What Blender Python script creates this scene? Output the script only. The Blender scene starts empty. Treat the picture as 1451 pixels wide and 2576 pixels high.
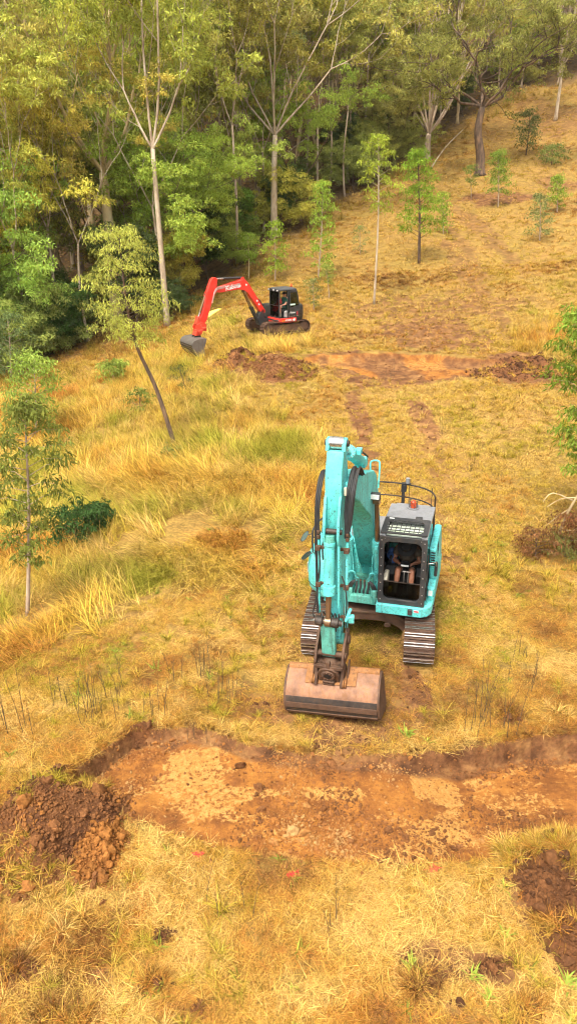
import bpy, bmesh, math, random
import numpy as np
from mathutils import Vector, Matrix, Euler
R = math.radians
random.seed(7); RNG = np.random.default_rng(7)
scene = bpy.context.scene
COL = scene.collection

# ------------------------------------------------------------------ camera
CAM_H, PITCH, FPX = 8.3, R(24.0), 1740.0          # metres, down tilt, focal length for a 1451 x 2576 frame
cam_d = bpy.data.cameras.new('camera'); cam = bpy.data.objects.new('camera', cam_d); COL.objects.link(cam)
cam.location = (0, 0, CAM_H); cam.rotation_euler = (R(90) - PITCH, 0, 0)
cam_d.sensor_fit = 'VERTICAL'; cam_d.angle = 2 * math.atan(1288.0 / FPX)
cam_d.clip_start = 0.1; cam_d.clip_end = 2000
scene.camera = cam

# ------------------------------------------------------------------ sky, sun, exposure (bright overcast, soft warm light)
SUN_EL, SUN_AZ = R(60), R(-150)                     # azimuth from +Y (away from the camera), negative = to the left
world = bpy.data.worlds.new('World'); scene.world = world; world.use_nodes = True
wn = world.node_tree.nodes; wl = world.node_tree.links
sky = wn.new('ShaderNodeTexSky'); sky.sky_type = 'NISHITA'; sky.sun_disc = False
sky.sun_elevation = SUN_EL; sky.sun_rotation = SUN_AZ; sky.altitude = 100; sky.air_density = 1.0; sky.dust_density = 6.0; sky.ozone_density = 1.0
hs = wn.new('ShaderNodeHueSaturation'); hs.inputs['Saturation'].default_value = 0.15; hs.inputs['Value'].default_value = 1.0
wl.new(sky.outputs[0], hs.inputs['Color']); wl.new(hs.outputs[0], wn['Background'].inputs[0])
wn['Background'].inputs[1].default_value = 0.125
sun_d = bpy.data.lights.new('sun', 'SUN'); sun_d.energy = 1.5; sun_d.angle = R(10); sun_d.color = (1.0, 0.885, 0.69)
sun = bpy.data.objects.new('sun', sun_d); COL.objects.link(sun)
sun_dir = Vector((math.sin(SUN_AZ) * math.cos(SUN_EL), math.cos(SUN_AZ) * math.cos(SUN_EL), math.sin(SUN_EL)))
sun.rotation_euler = sun_dir.to_track_quat('Z', 'Y').to_euler()
scene.view_settings.view_transform = 'Standard'; scene.view_settings.look = 'None'
scene.view_settings.exposure = 1.42; scene.view_settings.gamma = 1.0
scene.cycles.max_bounces = 4; scene.cycles.diffuse_bounces = 3; scene.cycles.glossy_bounces = 2
scene.cycles.use_adaptive_sampling = True; scene.cycles.adaptive_threshold = 0.04; scene.cycles.transmission_bounces = 2; scene.cycles.transparent_max_bounces = 6
scene.cycles.debug_use_spatial_splits = True; scene.cycles.filter_width = 1.1; scene.cycles.caustics_reflective = False; scene.cycles.caustics_refractive = False

# ------------------------------------------------------------------ noise and terrain shape
def _h(ix, iy, s):
    n = (ix.astype(np.int64) * 374761393 + iy.astype(np.int64) * 668265263 + s * 982451653) & 0xffffffff
    n = ((n ^ (n >> 13)) * 1274126177) & 0xffffffff
    return ((n ^ (n >> 16)) & 0xffff) / 65535.0
def vnoise(x, y, s=0):
    x = np.asarray(x, float); y = np.asarray(y, float)
    ix = np.floor(x); iy = np.floor(y); fx = x - ix; fy = y - iy
    fx = fx * fx * (3 - 2 * fx); fy = fy * fy * (3 - 2 * fy)
    a = _h(ix, iy, s); b = _h(ix + 1, iy, s); c = _h(ix, iy + 1, s); d = _h(ix + 1, iy + 1, s)
    return (a * (1 - fx) + b * fx) * (1 - fy) + (c * (1 - fx) + d * fx) * fy
def fbm(x, y, f=1.0, o=4, s=0):
    t = 0; a = 0.5; n = 0
    for k in range(o):
        t = t + a * vnoise(x * f, y * f, s + k * 17); n += a; a *= 0.5; f *= 2.03
    return t / n                                    # 0..1
def sstep(a, b, v):
    t = np.clip((v - a) / (b - a), 0, 1); return t * t * (3 - 2 * t)

ZY = np.array([-80, 0, 15, 22, 38, 46, 70, 95, 125, 260, 900.0])
ZZ = np.array([-.6, 0, 0, .45, 2.15, 3.5, 8.4, 16.2, 26.5, 72, 200.0])
def zprof(y):
    # smoothed piecewise profile of the slope straight ahead
    return (np.interp(y - 3, ZY, ZZ) + np.interp(y, ZY, ZZ) * 2 + np.interp(y + 3, ZY, ZZ)) / 4
def base_z(x, y):
    x = np.asarray(x, float); y = np.asarray(y, float)
    z = np.where(y < 17, np.interp(y, ZY, ZZ), zprof(y))
    k = np.interp(y, [0, 8, 13, 30, 45, 65, 100, 260], [0, .02, .075, .17, .23, .34, .20, .05])
    x0 = np.interp(y, [0, 13, 40, 70], [-2.0, -1.6, -1.2, 1.0])
    d = x0 - x
    z = z - k * np.where(d > 0, np.where(d < 2, d * d / 4, d - 1), 0) * np.where(d > 40, 40 / np.maximum(d, 1), 1)
    k2 = np.interp(y, [0, 14, 40, 80, 260], [0, .02, .06, .10, .02])
    e = np.minimum(x - 4.5, 40)
    z = z + k2 * np.where(e > 0, e, 0)
    z = z + (fbm(x, y, .12, 3, 5) - .5) * np.interp(y, [0, 16, 40, 120], [0, .1, .8, 3.0])
    return z
def smooth_z(x, y): return float(base_z(np.array([x]), np.array([y]))[0])
CP, SP = math.cos(PITCH), math.sin(PITCH)
def ray(px, py):
    r = (px - 725.5) / FPX; u = (1288.0 - py) / FPX
    return np.array([r, CP + u * SP, -SP + u * CP])
def GP(px, py):                                    # where a line of sight meets the ground
    d = ray(px, py); t = np.concatenate([np.arange(4, 60, .05), np.arange(60, 400, .25)])
    z = CAM_H + d[2] * t - base_z(d[0] * t, d[1] * t)
    i = int(np.argmax(z < 0)) if (z < 0).any() else len(t) - 1
    a = t[i - 1] + (t[i] - t[i - 1]) * z[i - 1] / max(z[i - 1] - z[i], 1e-9) if i else t[0]
    return Vector((d[0] * a, d[1] * a, CAM_H + d[2] * a))
def PT(px, py, Y):                                 # the point on a line of sight at distance Y ahead
    d = ray(px, py); t = Y / d[1]
    return Vector((d[0] * t, Y, CAM_H + d[2] * t))
def DEP(p): return p.y * CP + (CAM_H - p.z) * SP    # depth along the optical axis
def PPM(p): return FPX / DEP(p)                     # frame pixels for a metre at p

def poly_world(pts): return np.array([list(GP(*p))[:2] for p in pts])
def poly_sd(x, y, P):                              # signed distance (negative inside)
    d = np.full(x.shape, 1e9); ins = np.zeros(x.shape, bool); n = len(P)
    for i in range(n):
        ax, ay = P[i]; bx, by = P[(i + 1) % n]
        ex, ey = bx - ax, by - ay; wx, wy = x - ax, y - ay
        t = np.clip((wx * ex + wy * ey) / (ex * ex + ey * ey + 1e-12), 0, 1)
        d = np.minimum(d, (wx - ex * t) ** 2 + (wy - ey * t) ** 2)
        c = ((ay > y) != (by > y)) & (x < (bx - ax) * (y - ay) / (by - ay + 1e-12) + ax)
        ins ^= c
    d = np.sqrt(d); return np.where(ins, -d, d)
PIT_BACK = [(85,1985),(150,1950),(190,1930),(250,1895),(300,1860),(335,1838),(380,1835),(430,1838),(480,1830),(520,1838),(560,1850),(600,1866),(650,1880),(720,1890),(800,1900),(880,1905),(960,1900),(1040,1902),(1120,1895),(1180,1882),(1240,1872),(1300,1862),(1370,1852),(1451,1848),(1600,1846)]
PIT_FRONT = [(1600,2070),(1451,2095),(1400,2112),(1330,2135),(1290,2150),(1200,2165),(1100,2172),(1000,2175),(900,2172),(800,2165),(700,2155),(600,2140),(500,2120),(420,2095),(350,2065),(300,2050),(240,2030),(170,2010),(110,2000)]
PIT = poly_world(PIT_BACK + PIT_FRONT)
CUT = poly_world([(745,905),(800,890),(900,885),(1000,887),(1100,889),(1200,900),(1300,906),(1410,930),(1390,952),(1200,947),(1050,952),(960,954),(880,932),(800,916)])
PB = poly_world(PIT_BACK); PB = PB[np.argsort(PB[:, 0])]
PF = poly_world(PIT_FRONT); PF = PF[np.argsort(PF[:, 0])]
# bare, disturbed soil: (px, py, half width, half height, strength) in frame pixels, laid out on the ground
BARE = [(905,1060,32,80,.82),(1060,1050,32,58,.88),(930,1155,36,40,.6),(1105,1330,38,110,.5),(1112,1190,38,70,.45),(1085,1120,30,40,.45),
        (1090,840,170,55,.66),(1000,780,140,45,.55),(1180,700,40,140,.52),(1240,600,30,110,.5),(1160,610,26,110,.48),(1260,500,110,14,.95),(1180,560,30,60,.5),(1150,770,180,55,.55),
        (1400,470,80,30,.6),(1390,300,110,70,.5),(1250,330,80,60,.4),
        (640,910,130,30,.9),(700,930,110,40,1.),(1310,925,120,40,1.),(1000,925,260,45,.8),(860,790,60,30,.35),
        (1045,1730,36,60,.9),(1000,1640,60,80,.5),(780,1560,60,90,.45),(700,1790,140,40,.65),(880,1850,180,45,.75),(1000,1790,120,60,.55),(1130,1700,90,60,.3),(600,1740,60,40,.45),(1280,1800,60,30,.5),(660,1650,60,60,.3),(930,1600,110,60,.35),
        (760,1630,60,50,.5),(130,2090,190,150,.9),(1390,2300,130,120,.75),(420,2350,42,34,1.),(1090,2420,90,60,.85),(1060,2490,60,40,1.),(1240,2440,60,34,1.),(40,2440,80,50,1.),(250,2460,40,26,.9),(400,2480,60,34,.9),(500,2535,34,26,1.),(150,2570,80,34,1.),(1320,2548,50,30,1.),(1430,2440,60,60,.7),(680,2330,80,40,.3),(860,2360,80,60,.35),(900,2260,120,40,.2),(1080,2560,120,60,.6),
        (1350,1380,60,60,.4),(1430,1330,60,60,.4),(1170,1480,50,60,.3)]
BARE_W = []
for (px, py, rx, ry, st) in BARE:
    c = GP(px, py); t = GP(px, py - ry)
    BARE_W.append((c.x, c.y, rx / PPM(c), max(t.y - c.y, rx / PPM(c) * .6), st))
def bare_mask(x, y):
    m = np.zeros(x.shape)
    wob = (fbm(x, y, 1.3, 4, 31) - .5) * 1.1
    for cx, cy, rx, ry, st in BARE_W:
        q = np.sqrt(((x - cx) / rx) ** 2 + ((y - cy) / ry) ** 2) + wob
        m = np.maximum(m, st * (1 - sstep(.55, 1.15, q)))
    return np.clip(m, 0, 1)
def pit_depth(x, y):
    sd = poly_sd(x, y, PIT) + (fbm(x, y, 3.0, 3, 8) - .5) * .16
    yb = np.interp(x, PB[:, 0], PB[:, 1]); yf = np.interp(x, PF[:, 0], PF[:, 1])
    t = np.clip((y - yf) / np.maximum(yb - yf, .3), 0, 1)
    d = (.04 + .36 * t ** .8) * np.interp(x, [-5, -3.2, -2.2, -1.2, .8, 1.8, 2.8, 8], [.8, 1.1, .6, .35, .3, .4, 1.2, 1.4])
    return d * (1 - sstep(-.035, .012, sd)), sd
def cut_depth(x, y):
    sd = poly_sd(x, y, CUT) + (fbm(x, y, 1.0, 3, 9) - .5) * .5
    return .35 * (1 - sstep(-.4, .05, sd)), sd
def ground_z(x, y, fine=True):
    x = np.asarray(x, float); y = np.asarray(y, float); shp = x.shape; x = x.ravel(); y = y.ravel()
    z = base_z(x, y); near = (y > 4) & (y < 14); far = (y > 20) & (y < 45)
    pm = np.zeros_like(z)
    if near.any():
        d, sd = pit_depth(x[near], y[near]); z[near] -= d; pm[near] = 1 - sstep(-.05, .03, sd)
        # broken lip of turf round the pit
        z[near] += .05 * np.exp(-((sd - .12) / .12) ** 2) * fbm(x[near], y[near], 4, 3, 4)
    if far.any():
        d, sd = cut_depth(x[far], y[far]); z[far] -= d; pm[far] = np.maximum(pm[far], 1 - sstep(-.2, .1, sd))
    if fine:
        b = bare_mask(x, y); rough = np.clip(b + pm * .6, 0, 1)
        amp = np.interp(y, [0, 16, 40, 100], [.055, .06, .16, .25])
        z = z + (fbm(x, y, 2.4, 4, 3) - .5) * amp * (1 + .5 * rough)
        z = z + (fbm(x, y, 9.0, 3, 13) - .5) * .05 * rough
    return z.reshape(shp)
def gz(x, y): return float(ground_z(np.array([x]), np.array([y]))[0])
def GR(px, py):
    p = GP(px, py); p.z = gz(p.x, p.y); return p
rp = GP(698, 832)                                   # where the red machine stands
# ------------------------------------------------------------------ materials
MATS = {}
def nmat(name):
    m = bpy.data.materials.new(name); m.use_nodes = True; MATS[name] = m
    return m, m.node_tree.nodes, m.node_tree.links, m.node_tree.nodes['Principled BSDF']
def ramp(n, stops):
    r = n.new('ShaderNodeValToRGB'); e = r.color_ramp.elements
    while len(e) < len(stops): e.new(.5)
    for k, (p, c) in enumerate(stops): e[k].position = p; e[k].color = (*c, 1)
    return r
def noise(n, l, scale, detail=5, rough=.6, coord=None):
    t = n.new('ShaderNodeTexNoise'); t.inputs['Scale'].default_value = scale; t.inputs['Detail'].default_value = detail; t.inputs['Roughness'].default_value = rough
    if coord is not None: l.new(coord, t.inputs['Vector'])
    return t
def mixc(n, l, a, b, fac, mode='MIX'):
    m = n.new('ShaderNodeMix'); m.data_type = 'RGBA'; m.blend_type = mode
    for s, v in ((m.inputs[0], fac), (m.inputs[6], a), (m.inputs[7], b)):
        if hasattr(v, 'is_output') or isinstance(v, bpy.types.NodeSocket): l.new(v, s)
        elif isinstance(v, (int, float)): s.default_value = v
        else: s.default_value = (*v, 1)
    return m.outputs[2]
def paint(name, col, dirt=(.10, .055, .03), amount=.35, rough=.42, chips=.0, metal=0.0, scale=3.0, var=.12):
    """painted or bare metal: slight fading, dusty patches, small chips"""
    m, n, l, b = nmat(name)
    co = n.new('ShaderNodeTexCoord').outputs['Object']
    t1 = noise(n, l, scale, 6, .65, co); t2 = noise(n, l, scale * 9, 4, .7, co)
    fade = ramp(n, [(.3, tuple(c * (1 - var) for c in col)), (.7, tuple(min(1, c * (1 + var) + .02) for c in col))]); l.new(t1.outputs[0], fade.inputs[0])
    mul = n.new('ShaderNodeMath'); mul.operation = 'MULTIPLY'; l.new(t1.outputs[0], mul.inputs[0]); l.new(t2.outputs[0], mul.inputs[1])
    dr = ramp(n, [(.26, (0, 0, 0)), (.46, (amount,) * 3)]); l.new(mul.outputs[0], dr.inputs[0])
    mp = n.new('ShaderNodeMapping'); mp.inputs['Scale'].default_value = (9, 9, .9); l.new(co, mp.inputs[0]); ts = noise(n, l, 1.6, 4, .65, mp.outputs[0])
    sr = ramp(n, [(.50, (0, 0, 0)), (.70, (amount * .75,) * 3)]); l.new(ts.outputs[0], sr.inputs[0])
    c = mixc(n, l, mixc(n, l, fade.outputs[0], dirt, dr.outputs[0]), tuple(v * .6 for v in dirt), sr.outputs[0])
    if chips:
        t3 = noise(n, l, scale * 7, 5, .85, co)
        cr = ramp(n, [(.66 - chips * .1, (0, 0, 0)), (.69 - chips * .1, (1, 1, 1))]); l.new(t3.outputs[0], cr.inputs[0])
        c = mixc(n, l, c, (.03, .025, .02), cr.outputs[0])
    l.new(c, b.inputs['Base Color'])
    rr = n.new('ShaderNodeMapRange'); rr.inputs[3].default_value = rough - .1; rr.inputs[4].default_value = rough + .25; l.new(t2.outputs[0], rr.inputs[0]); l.new(rr.outputs[0], b.inputs['Roughness'])
    b.inputs['Metallic'].default_value = metal
    bp = n.new('ShaderNodeBump'); bp.inputs['Strength'].default_value = .12; bp.inputs['Distance'].default_value = .01; l.new(t2.outputs[0], bp.inputs['Height']); l.new(bp.outputs[0], b.inputs['Normal'])
    return m
def plain(name, col, rough=.6, metal=0.0, emis=None):
    m, n, l, b = nmat(name); co = n.new('ShaderNodeTexCoord').outputs['Object']
    t = noise(n, l, 12, 4, .6, co)
    r = ramp(n, [(.3, tuple(c * .82 for c in col)), (.7, tuple(min(1, c * 1.15) for c in col))]); l.new(t.outputs[0], r.inputs[0]); l.new(r.outputs[0], b.inputs['Base Color'])
    b.inputs['Roughness'].default_value = rough; b.inputs['Metallic'].default_value = metal
    return m
def glass(name, tint=(.6, .7, .68), alpha=.25, rough=.05):
    m, n, l, b = nmat(name); out = n['Material Output']
    tr = n.new('ShaderNodeBsdfTransparent'); tr.inputs[0].default_value = (*tint, 1)
    gl = n.new('ShaderNodeBsdfGlossy'); gl.inputs['Roughness'].default_value = rough
    fr = n.new('ShaderNodeFresnel'); fr.inputs[0].default_value = 1.45
    mx = n.new('ShaderNodeMath'); mx.operation = 'ADD'; mx.use_clamp = True; l.new(fr.outputs[0], mx.inputs[0]); mx.inputs[1].default_value = alpha * .1
    sh = n.new('ShaderNodeMixShader'); l.new(mx.outputs[0], sh.inputs[0]); l.new(tr.outputs[0], sh.inputs[1]); l.new(gl.outputs[0], sh.inputs[2]); l.new(sh.outputs[0], out.inputs[0])
    return m

# ------------------------------------------------------------------ mesh builder
class MB:
    def __init__(s): s.v = []; s.f = []; s.mi = []; s.cur = 0; s.M = None
    def _add(s, vs, fs):
        o = len(s.v)
        for p in vs:
            p = Vector(p); s.v.append(tuple(s.M @ p) if s.M is not None else tuple(p))
        for f in fs: s.f.append(tuple(i + o for i in f)); s.mi.append(s.cur)
        return s
    def mat(s, i): s.cur = i; return s
    def box(s, c, d, rot=None):
        c = Vector(c); h = Vector(d) / 2; q = Euler(rot).to_matrix() if rot else None
        vs = []
        for sx in (-1, 1):
            for sy in (-1, 1):
                for sz in (-1, 1):
                    p = Vector((sx * h.x, sy * h.y, sz * h.z)); vs.append(c + (q @ p if q else p))
        return s._add(vs, [(0, 1, 3, 2), (4, 6, 7, 5), (0, 4, 5, 1), (2, 3, 7, 6), (0, 2, 6, 4), (1, 5, 7, 3)])
    def span(s, a, b):
        return s.box([(a[i] + b[i]) / 2 for i in range(3)], [abs(b[i] - a[i]) for i in range(3)])
    def prism(s, pts, a, b, axis='x', inset=0):
        """polygon in the plane across the axis, pushed from a to b (axis x: (y,z), y: (x,z), z: (x,y))"""
        n = len(pts)
        def mk(p, t):
            return (t, p[0], p[1]) if axis == 'x' else ((p[0], t, p[1]) if axis == 'y' else (p[0], p[1], t))
        vs = [mk(p, a) for p in pts] + [mk(p, b) for p in pts]
        fs = [tuple(range(n))[::-1], tuple(range(n, 2 * n))] + [(i, (i + 1) % n, n + (i + 1) % n, n + i) for i in range(n)]
        return s._add(vs, fs)
    def loft(s, rings, cap=True):
        n = len(rings[0]); vs = [p for r in rings for p in r]; fs = []
        for k in range(len(rings) - 1):
            for i in range(n): fs.append((k * n + i, k * n + (i + 1) % n, (k + 1) * n + (i + 1) % n, (k + 1) * n + i))
        if cap: fs.append(tuple(range(n))[::-1]); fs.append(tuple(range((len(rings) - 1) * n, len(rings) * n)))
        return s._add(vs, fs)
    def tube(s, pts, r, n=8, cap=True):
        pts = [Vector(p) for p in pts]; m = len(pts); rs = r if isinstance(r, (list, tuple)) else [r] * m
        rings = []; u = None
        for i, p in enumerate(pts):
            t = (pts[min(i + 1, m - 1)] - pts[max(i - 1, 0)]).normalized()
            if u is None: u = t.orthogonal().normalized()
            u = (u - t * u.dot(t)); u = u.normalized() if u.length > 1e-6 else t.orthogonal().normalized()
            w = t.cross(u)
            rings.append([p + (u * math.cos(2 * math.pi * k / n) + w * math.sin(2 * math.pi * k / n)) * rs[i] for k in range(n)])
        return s.loft(rings, cap)
    def cyl(s, a, b, r, n=16): return s.tube([a, b], r, n)
    def hose(s, pts, r, n=6, sub=5):
        return s.tube(spline(pts, sub), r, n)
    def bar(s, a, b, w, t, up=(0, 0, 1)):
        a = Vector(a); b = Vector(b); d = (b - a).normalized(); x = d.cross(Vector(up)).normalized(); z = x.cross(d)
        rings = [[p + x * (sx * w / 2) + z * (sz * t / 2) for sx, sz in ((-1, -1), (1, -1), (1, 1), (-1, 1))] for p in (a, b)]
        return s.loft(rings)
    def ball(s, c, r, n=10, sc=(1, 1, 1)):
        rings = []
        for i in range(n // 2 + 1):
            a = math.pi * (i + .02) / (n // 2 + .04) - math.pi / 2
            rings.append([Vector((c[0] + sc[0] * r * math.cos(a) * math.cos(2 * math.pi * k / n), c[1] + sc[1] * r * math.cos(a) * math.sin(2 * math.pi * k / n), c[2] + sc[2] * r * math.sin(a))) for k in range(n)])
        return s.loft(rings)
    def build(s, name, mats, parent=None, bevel=0, smooth=40, seg=2):
        me = bpy.data.meshes.new(name); me.from_pydata(s.v, [], s.f); me.update()
        mats = mats if isinstance(mats, (list, tuple)) else [mats]
        for m in mats: me.materials.append(m)
        me.polygons.foreach_set('material_index', s.mi)
        bm = bmesh.new(); bm.from_mesh(me); bmesh.ops.recalc_face_normals(bm, faces=bm.faces); bm.to_mesh(me); bm.free()
        if smooth:
            me.shade_smooth(); me.set_sharp_from_angle(angle=R(smooth))
        o = bpy.data.objects.new(name, me); COL.objects.link(o)
        if parent: o.parent = parent
        if bevel:
            b = o.modifiers.new('bevel', 'BEVEL'); b.width = bevel; b.segments = seg; b.limit_method = 'ANGLE'; b.angle_limit = R(35)
        return o
def spline(pts, sub=5):
    P = [Vector(p) for p in pts]; out = []
    if len(P) < 3: return P
    for i in range(len(P) - 1):
        p0 = P[max(i - 1, 0)]; p1 = P[i]; p2 = P[i + 1]; p3 = P[min(i + 2, len(P) - 1)]
        for k in range(sub):
            t = k / sub
            out.append(.5 * ((2 * p1) + (p2 - p0) * t + (2 * p0 - 5 * p1 + 4 * p2 - p3) * t * t + (3 * p1 - p0 - 3 * p2 + p3) * t ** 3))
    out.append(P[-1]); return out
def rrect(x0, x1, y0, y1, r, n=4):
    """rounded rectangle outline; r one radius or four (x1y1, x0y1, x0y0, x1y0)"""
    rs = r if isinstance(r, (tuple, list)) else [r] * 4; out = []
    for (cx, cy, a0, rr) in ((x1 - rs[0], y1 - rs[0], 0, rs[0]), (x0 + rs[1], y1 - rs[1], 90, rs[1]), (x0 + rs[2], y0 + rs[2], 180, rs[2]), (x1 - rs[3], y0 + rs[3], 270, rs[3])):
        for k in range(n + 1):
            a = R(a0 + 90 * k / n); out.append((cx + rr * math.cos(a), cy + rr * math.sin(a)))
    return out
def empty(name, loc, rz=0, rot=None):
    o = bpy.data.objects.new(name, None); COL.objects.link(o); o.location = loc; o.rotation_euler = rot or (0, 0, rz); o.empty_display_size = .2
    return o
def tag(o, label=None, cat=None, group=None, kind=None):
    if label: o['label'] = label
    if cat: o['category'] = cat
    if group: o['group'] = group
    if kind: o['kind'] = kind
    return o
def copy_obj(o, parent=None):
    c = o.copy(); COL.objects.link(c)
    if parent is not None: c.parent = parent
    return c
def copy_tree(o, parent=None):
    c = copy_obj(o, parent)
    for ch in list(o.children): copy_tree(ch, c)
    return c
def text_mesh(name, body, size, mat, parent, M, extrude=.004, bold=0.0, shear=0.0):
    cu = bpy.data.curves.new(name, 'FONT'); cu.body = body; cu.size = size; cu.extrude = extrude; cu.offset = bold; cu.shear = shear; cu.align_x = 'CENTER'; cu.align_y = 'CENTER'; cu.resolution_u = 3
    tmp = bpy.data.objects.new(name + '_tmp', cu); COL.objects.link(tmp)
    dg = bpy.context.evaluated_depsgraph_get(); me = bpy.data.meshes.new_from_object(tmp.evaluated_get(dg))
    bpy.data.objects.remove(tmp); bpy.data.curves.remove(cu)
    me.materials.clear(); me.materials.append(mat); me.transform(M)
    o = bpy.data.objects.new(name, me); COL.objects.link(o); o.parent = parent
    return o
# ------------------------------------------------------------------ ground sheet
def make_ground():
    ys = [-70, -40, -20, -10, -5, -2, 0, 1.5, 2.8]
    y = 3.6
    while y < 290:
        ys.append(y); y += .036 if y < 12.5 else max(.036, .0052 * (y - 6)) if y < 42 else .014 * y
    ys += [330]
    ys = np.array(ys)
    u = np.concatenate([[-3.2, -2.4, -1.6], np.linspace(-1.3, -1.0, 9)[:-1], np.linspace(-1, 1, 305), np.linspace(1, 1.3, 9)[1:], [1.6, 2.4, 3.2]])
    w = .417 * (np.clip(ys, 0, 1e9) * CP + CAM_H * SP) * 1.06
    X = u[None, :] * w[:, None]; Y = np.repeat(ys[:, None], len(u), 1)
    Z = ground_z(X, Y)
    nr, nc = X.shape
    idx = np.arange(nr * nc).reshape(nr, nc)
    quads = np.stack([idx[:-1, :-1], idx[:-1, 1:], idx[1:, 1:], idx[1:, :-1]], -1).reshape(-1, 4)
    me = bpy.data.meshes.new('ground')
    me.vertices.add(nr * nc); me.vertices.foreach_set('co', np.stack([X, Y, Z], -1).astype(np.float32).ravel())
    me.loops.add(quads.size); me.loops.foreach_set('vertex_index', quads.ravel().astype(np.int32))
    me.polygons.add(len(quads)); me.polygons.foreach_set('loop_start', np.arange(0, quads.size, 4, dtype=np.int32)); me.update(calc_edges=True)
    me.shade_smooth()
    x = X.ravel(); yv = Y.ravel(); b = bare_mask(x, yv)
    pit = np.zeros_like(x); n = (yv > 4) & (yv < 14)
    _, sd = pit_depth(x[n], yv[n]); sdp = sd; pit[n] = 1 - sstep(-.01, .06, sd)
    f = (yv > 20) & (yv < 45); _, sd = cut_depth(x[f], yv[f]); cut = np.zeros_like(x); cut[f] = 1 - sstep(-.3, .2, sd)
    # pale dry clay patches in the two excavations
    tan = sstep(.50, .62, fbm(x * .8, yv * 1.5, .9, 4, 71)) * .75
    for (px, py, rx, ry, st) in ((480, 1905, 95, 40, 1.), (575, 1870, 50, 16, .9), (480, 1960, 80, 30, 1.), (640, 1985, 90, 18, .7), (1095, 1950, 66, 52, 1.35), (1210, 1925, 45, 24, .7), (850, 1985, 120, 22, .8), (1120, 2075, 110, 38, .9), (620, 2050, 80, 16, .6), (960, 2080, 60, 20, .5), (1270, 2010, 60, 30, .6), (1330, 1990, 90, 50, .5), (1050, 905, 150, 14, 1.5), (850, 900, 60, 12, 1.8), (700, 2095, 120, 20, .6), (250, 1990, 90, 25, .3)):
        c = GP(px, py); t = GP(px, py - ry); q = np.sqrt(((x - c.x) / (rx / PPM(c))) ** 2 + ((yv - c.y) / max(t.y - c.y, .02)) ** 2) + (fbm(x, yv, 3.2, 4, 77) - .5) * 1.0
        tan = np.maximum(tan, st * (1 - sstep(.6, 1.1, q)))
    for (px, py, rx, ry, st) in ((880, 2090, 150, 45, .9), (330, 1950, 60, 30, .8), (1200, 2000, 40, 60, .8), (620, 1905, 70, 22, .8), (1380, 1900, 90, 30, .9), (880, 1930, 140, 22, .7), (1015, 1960, 16, 50, .8), (700, 1930, 120, 20, .5)):
        c = GP(px, py); t = GP(px, py - ry); q = np.sqrt(((x - c.x) / (rx / PPM(c))) ** 2 + ((yv - c.y) / max(t.y - c.y, .02)) ** 2) + (fbm(x, yv, 3.2, 4, 79) - .5) * 1.0
        tan = tan * (1 - st * (1 - sstep(.5, 1.1, q)))
    tan = np.where(yv > 20, tan * .32, tan * .85)
    ts = np.zeros_like(x); yb = np.interp(x[n], PB[:, 0], PB[:, 1]); ts[n] = np.maximum(pit[n], 1 - sstep(.02, .07, sdp)) * np.exp(-(np.clip(yb - yv[n] - .05, 0, 9) / (.05 + .24 * fbm(x[n], yv[n], 2.0, 3, 91))) ** 2); ts[f] = np.where(cut[f] > 0, cut[f] * .75 * sstep(.35, .6, fbm(x[f], yv[f], .6, 3, 93)), 0)
    for nm, v in (('topsoil', ts), ('bare', b), ('pit', np.maximum(pit, cut)), ('tan', np.clip(tan, 0, 1.4))):
        a = me.attributes.new(nm, 'FLOAT', 'POINT'); a.data.foreach_set('value', v.astype(np.float32))
    # forest floor
    fl = forest_mask(x, yv); a = me.attributes.new('litter', 'FLOAT', 'POINT'); a.data.foreach_set('value', fl.astype(np.float32))
    o = bpy.data.objects.new('ground', me); COL.objects.link(o); tag(o, kind='structure')
    return o
EDGE = poly_world([(-300,1010),(-80,965),(0,945),(130,915),(300,862),(420,812),(520,738),(620,676),(720,604),(800,552),(860,512),(940,462),(1000,425),(1060,385),(1120,335),(1230,262),(1330,225),(1451,205)])
EDGE = EDGE[np.argsort(EDGE[:, 0])]
def edge_y(x): return np.interp(x, EDGE[:, 0], EDGE[:, 1])
def forest_mask(x, y): return sstep(-2.0, 2.5, (y - edge_y(x)) + (fbm(x, y, .25, 3, 41) - .5) * 5)
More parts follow.
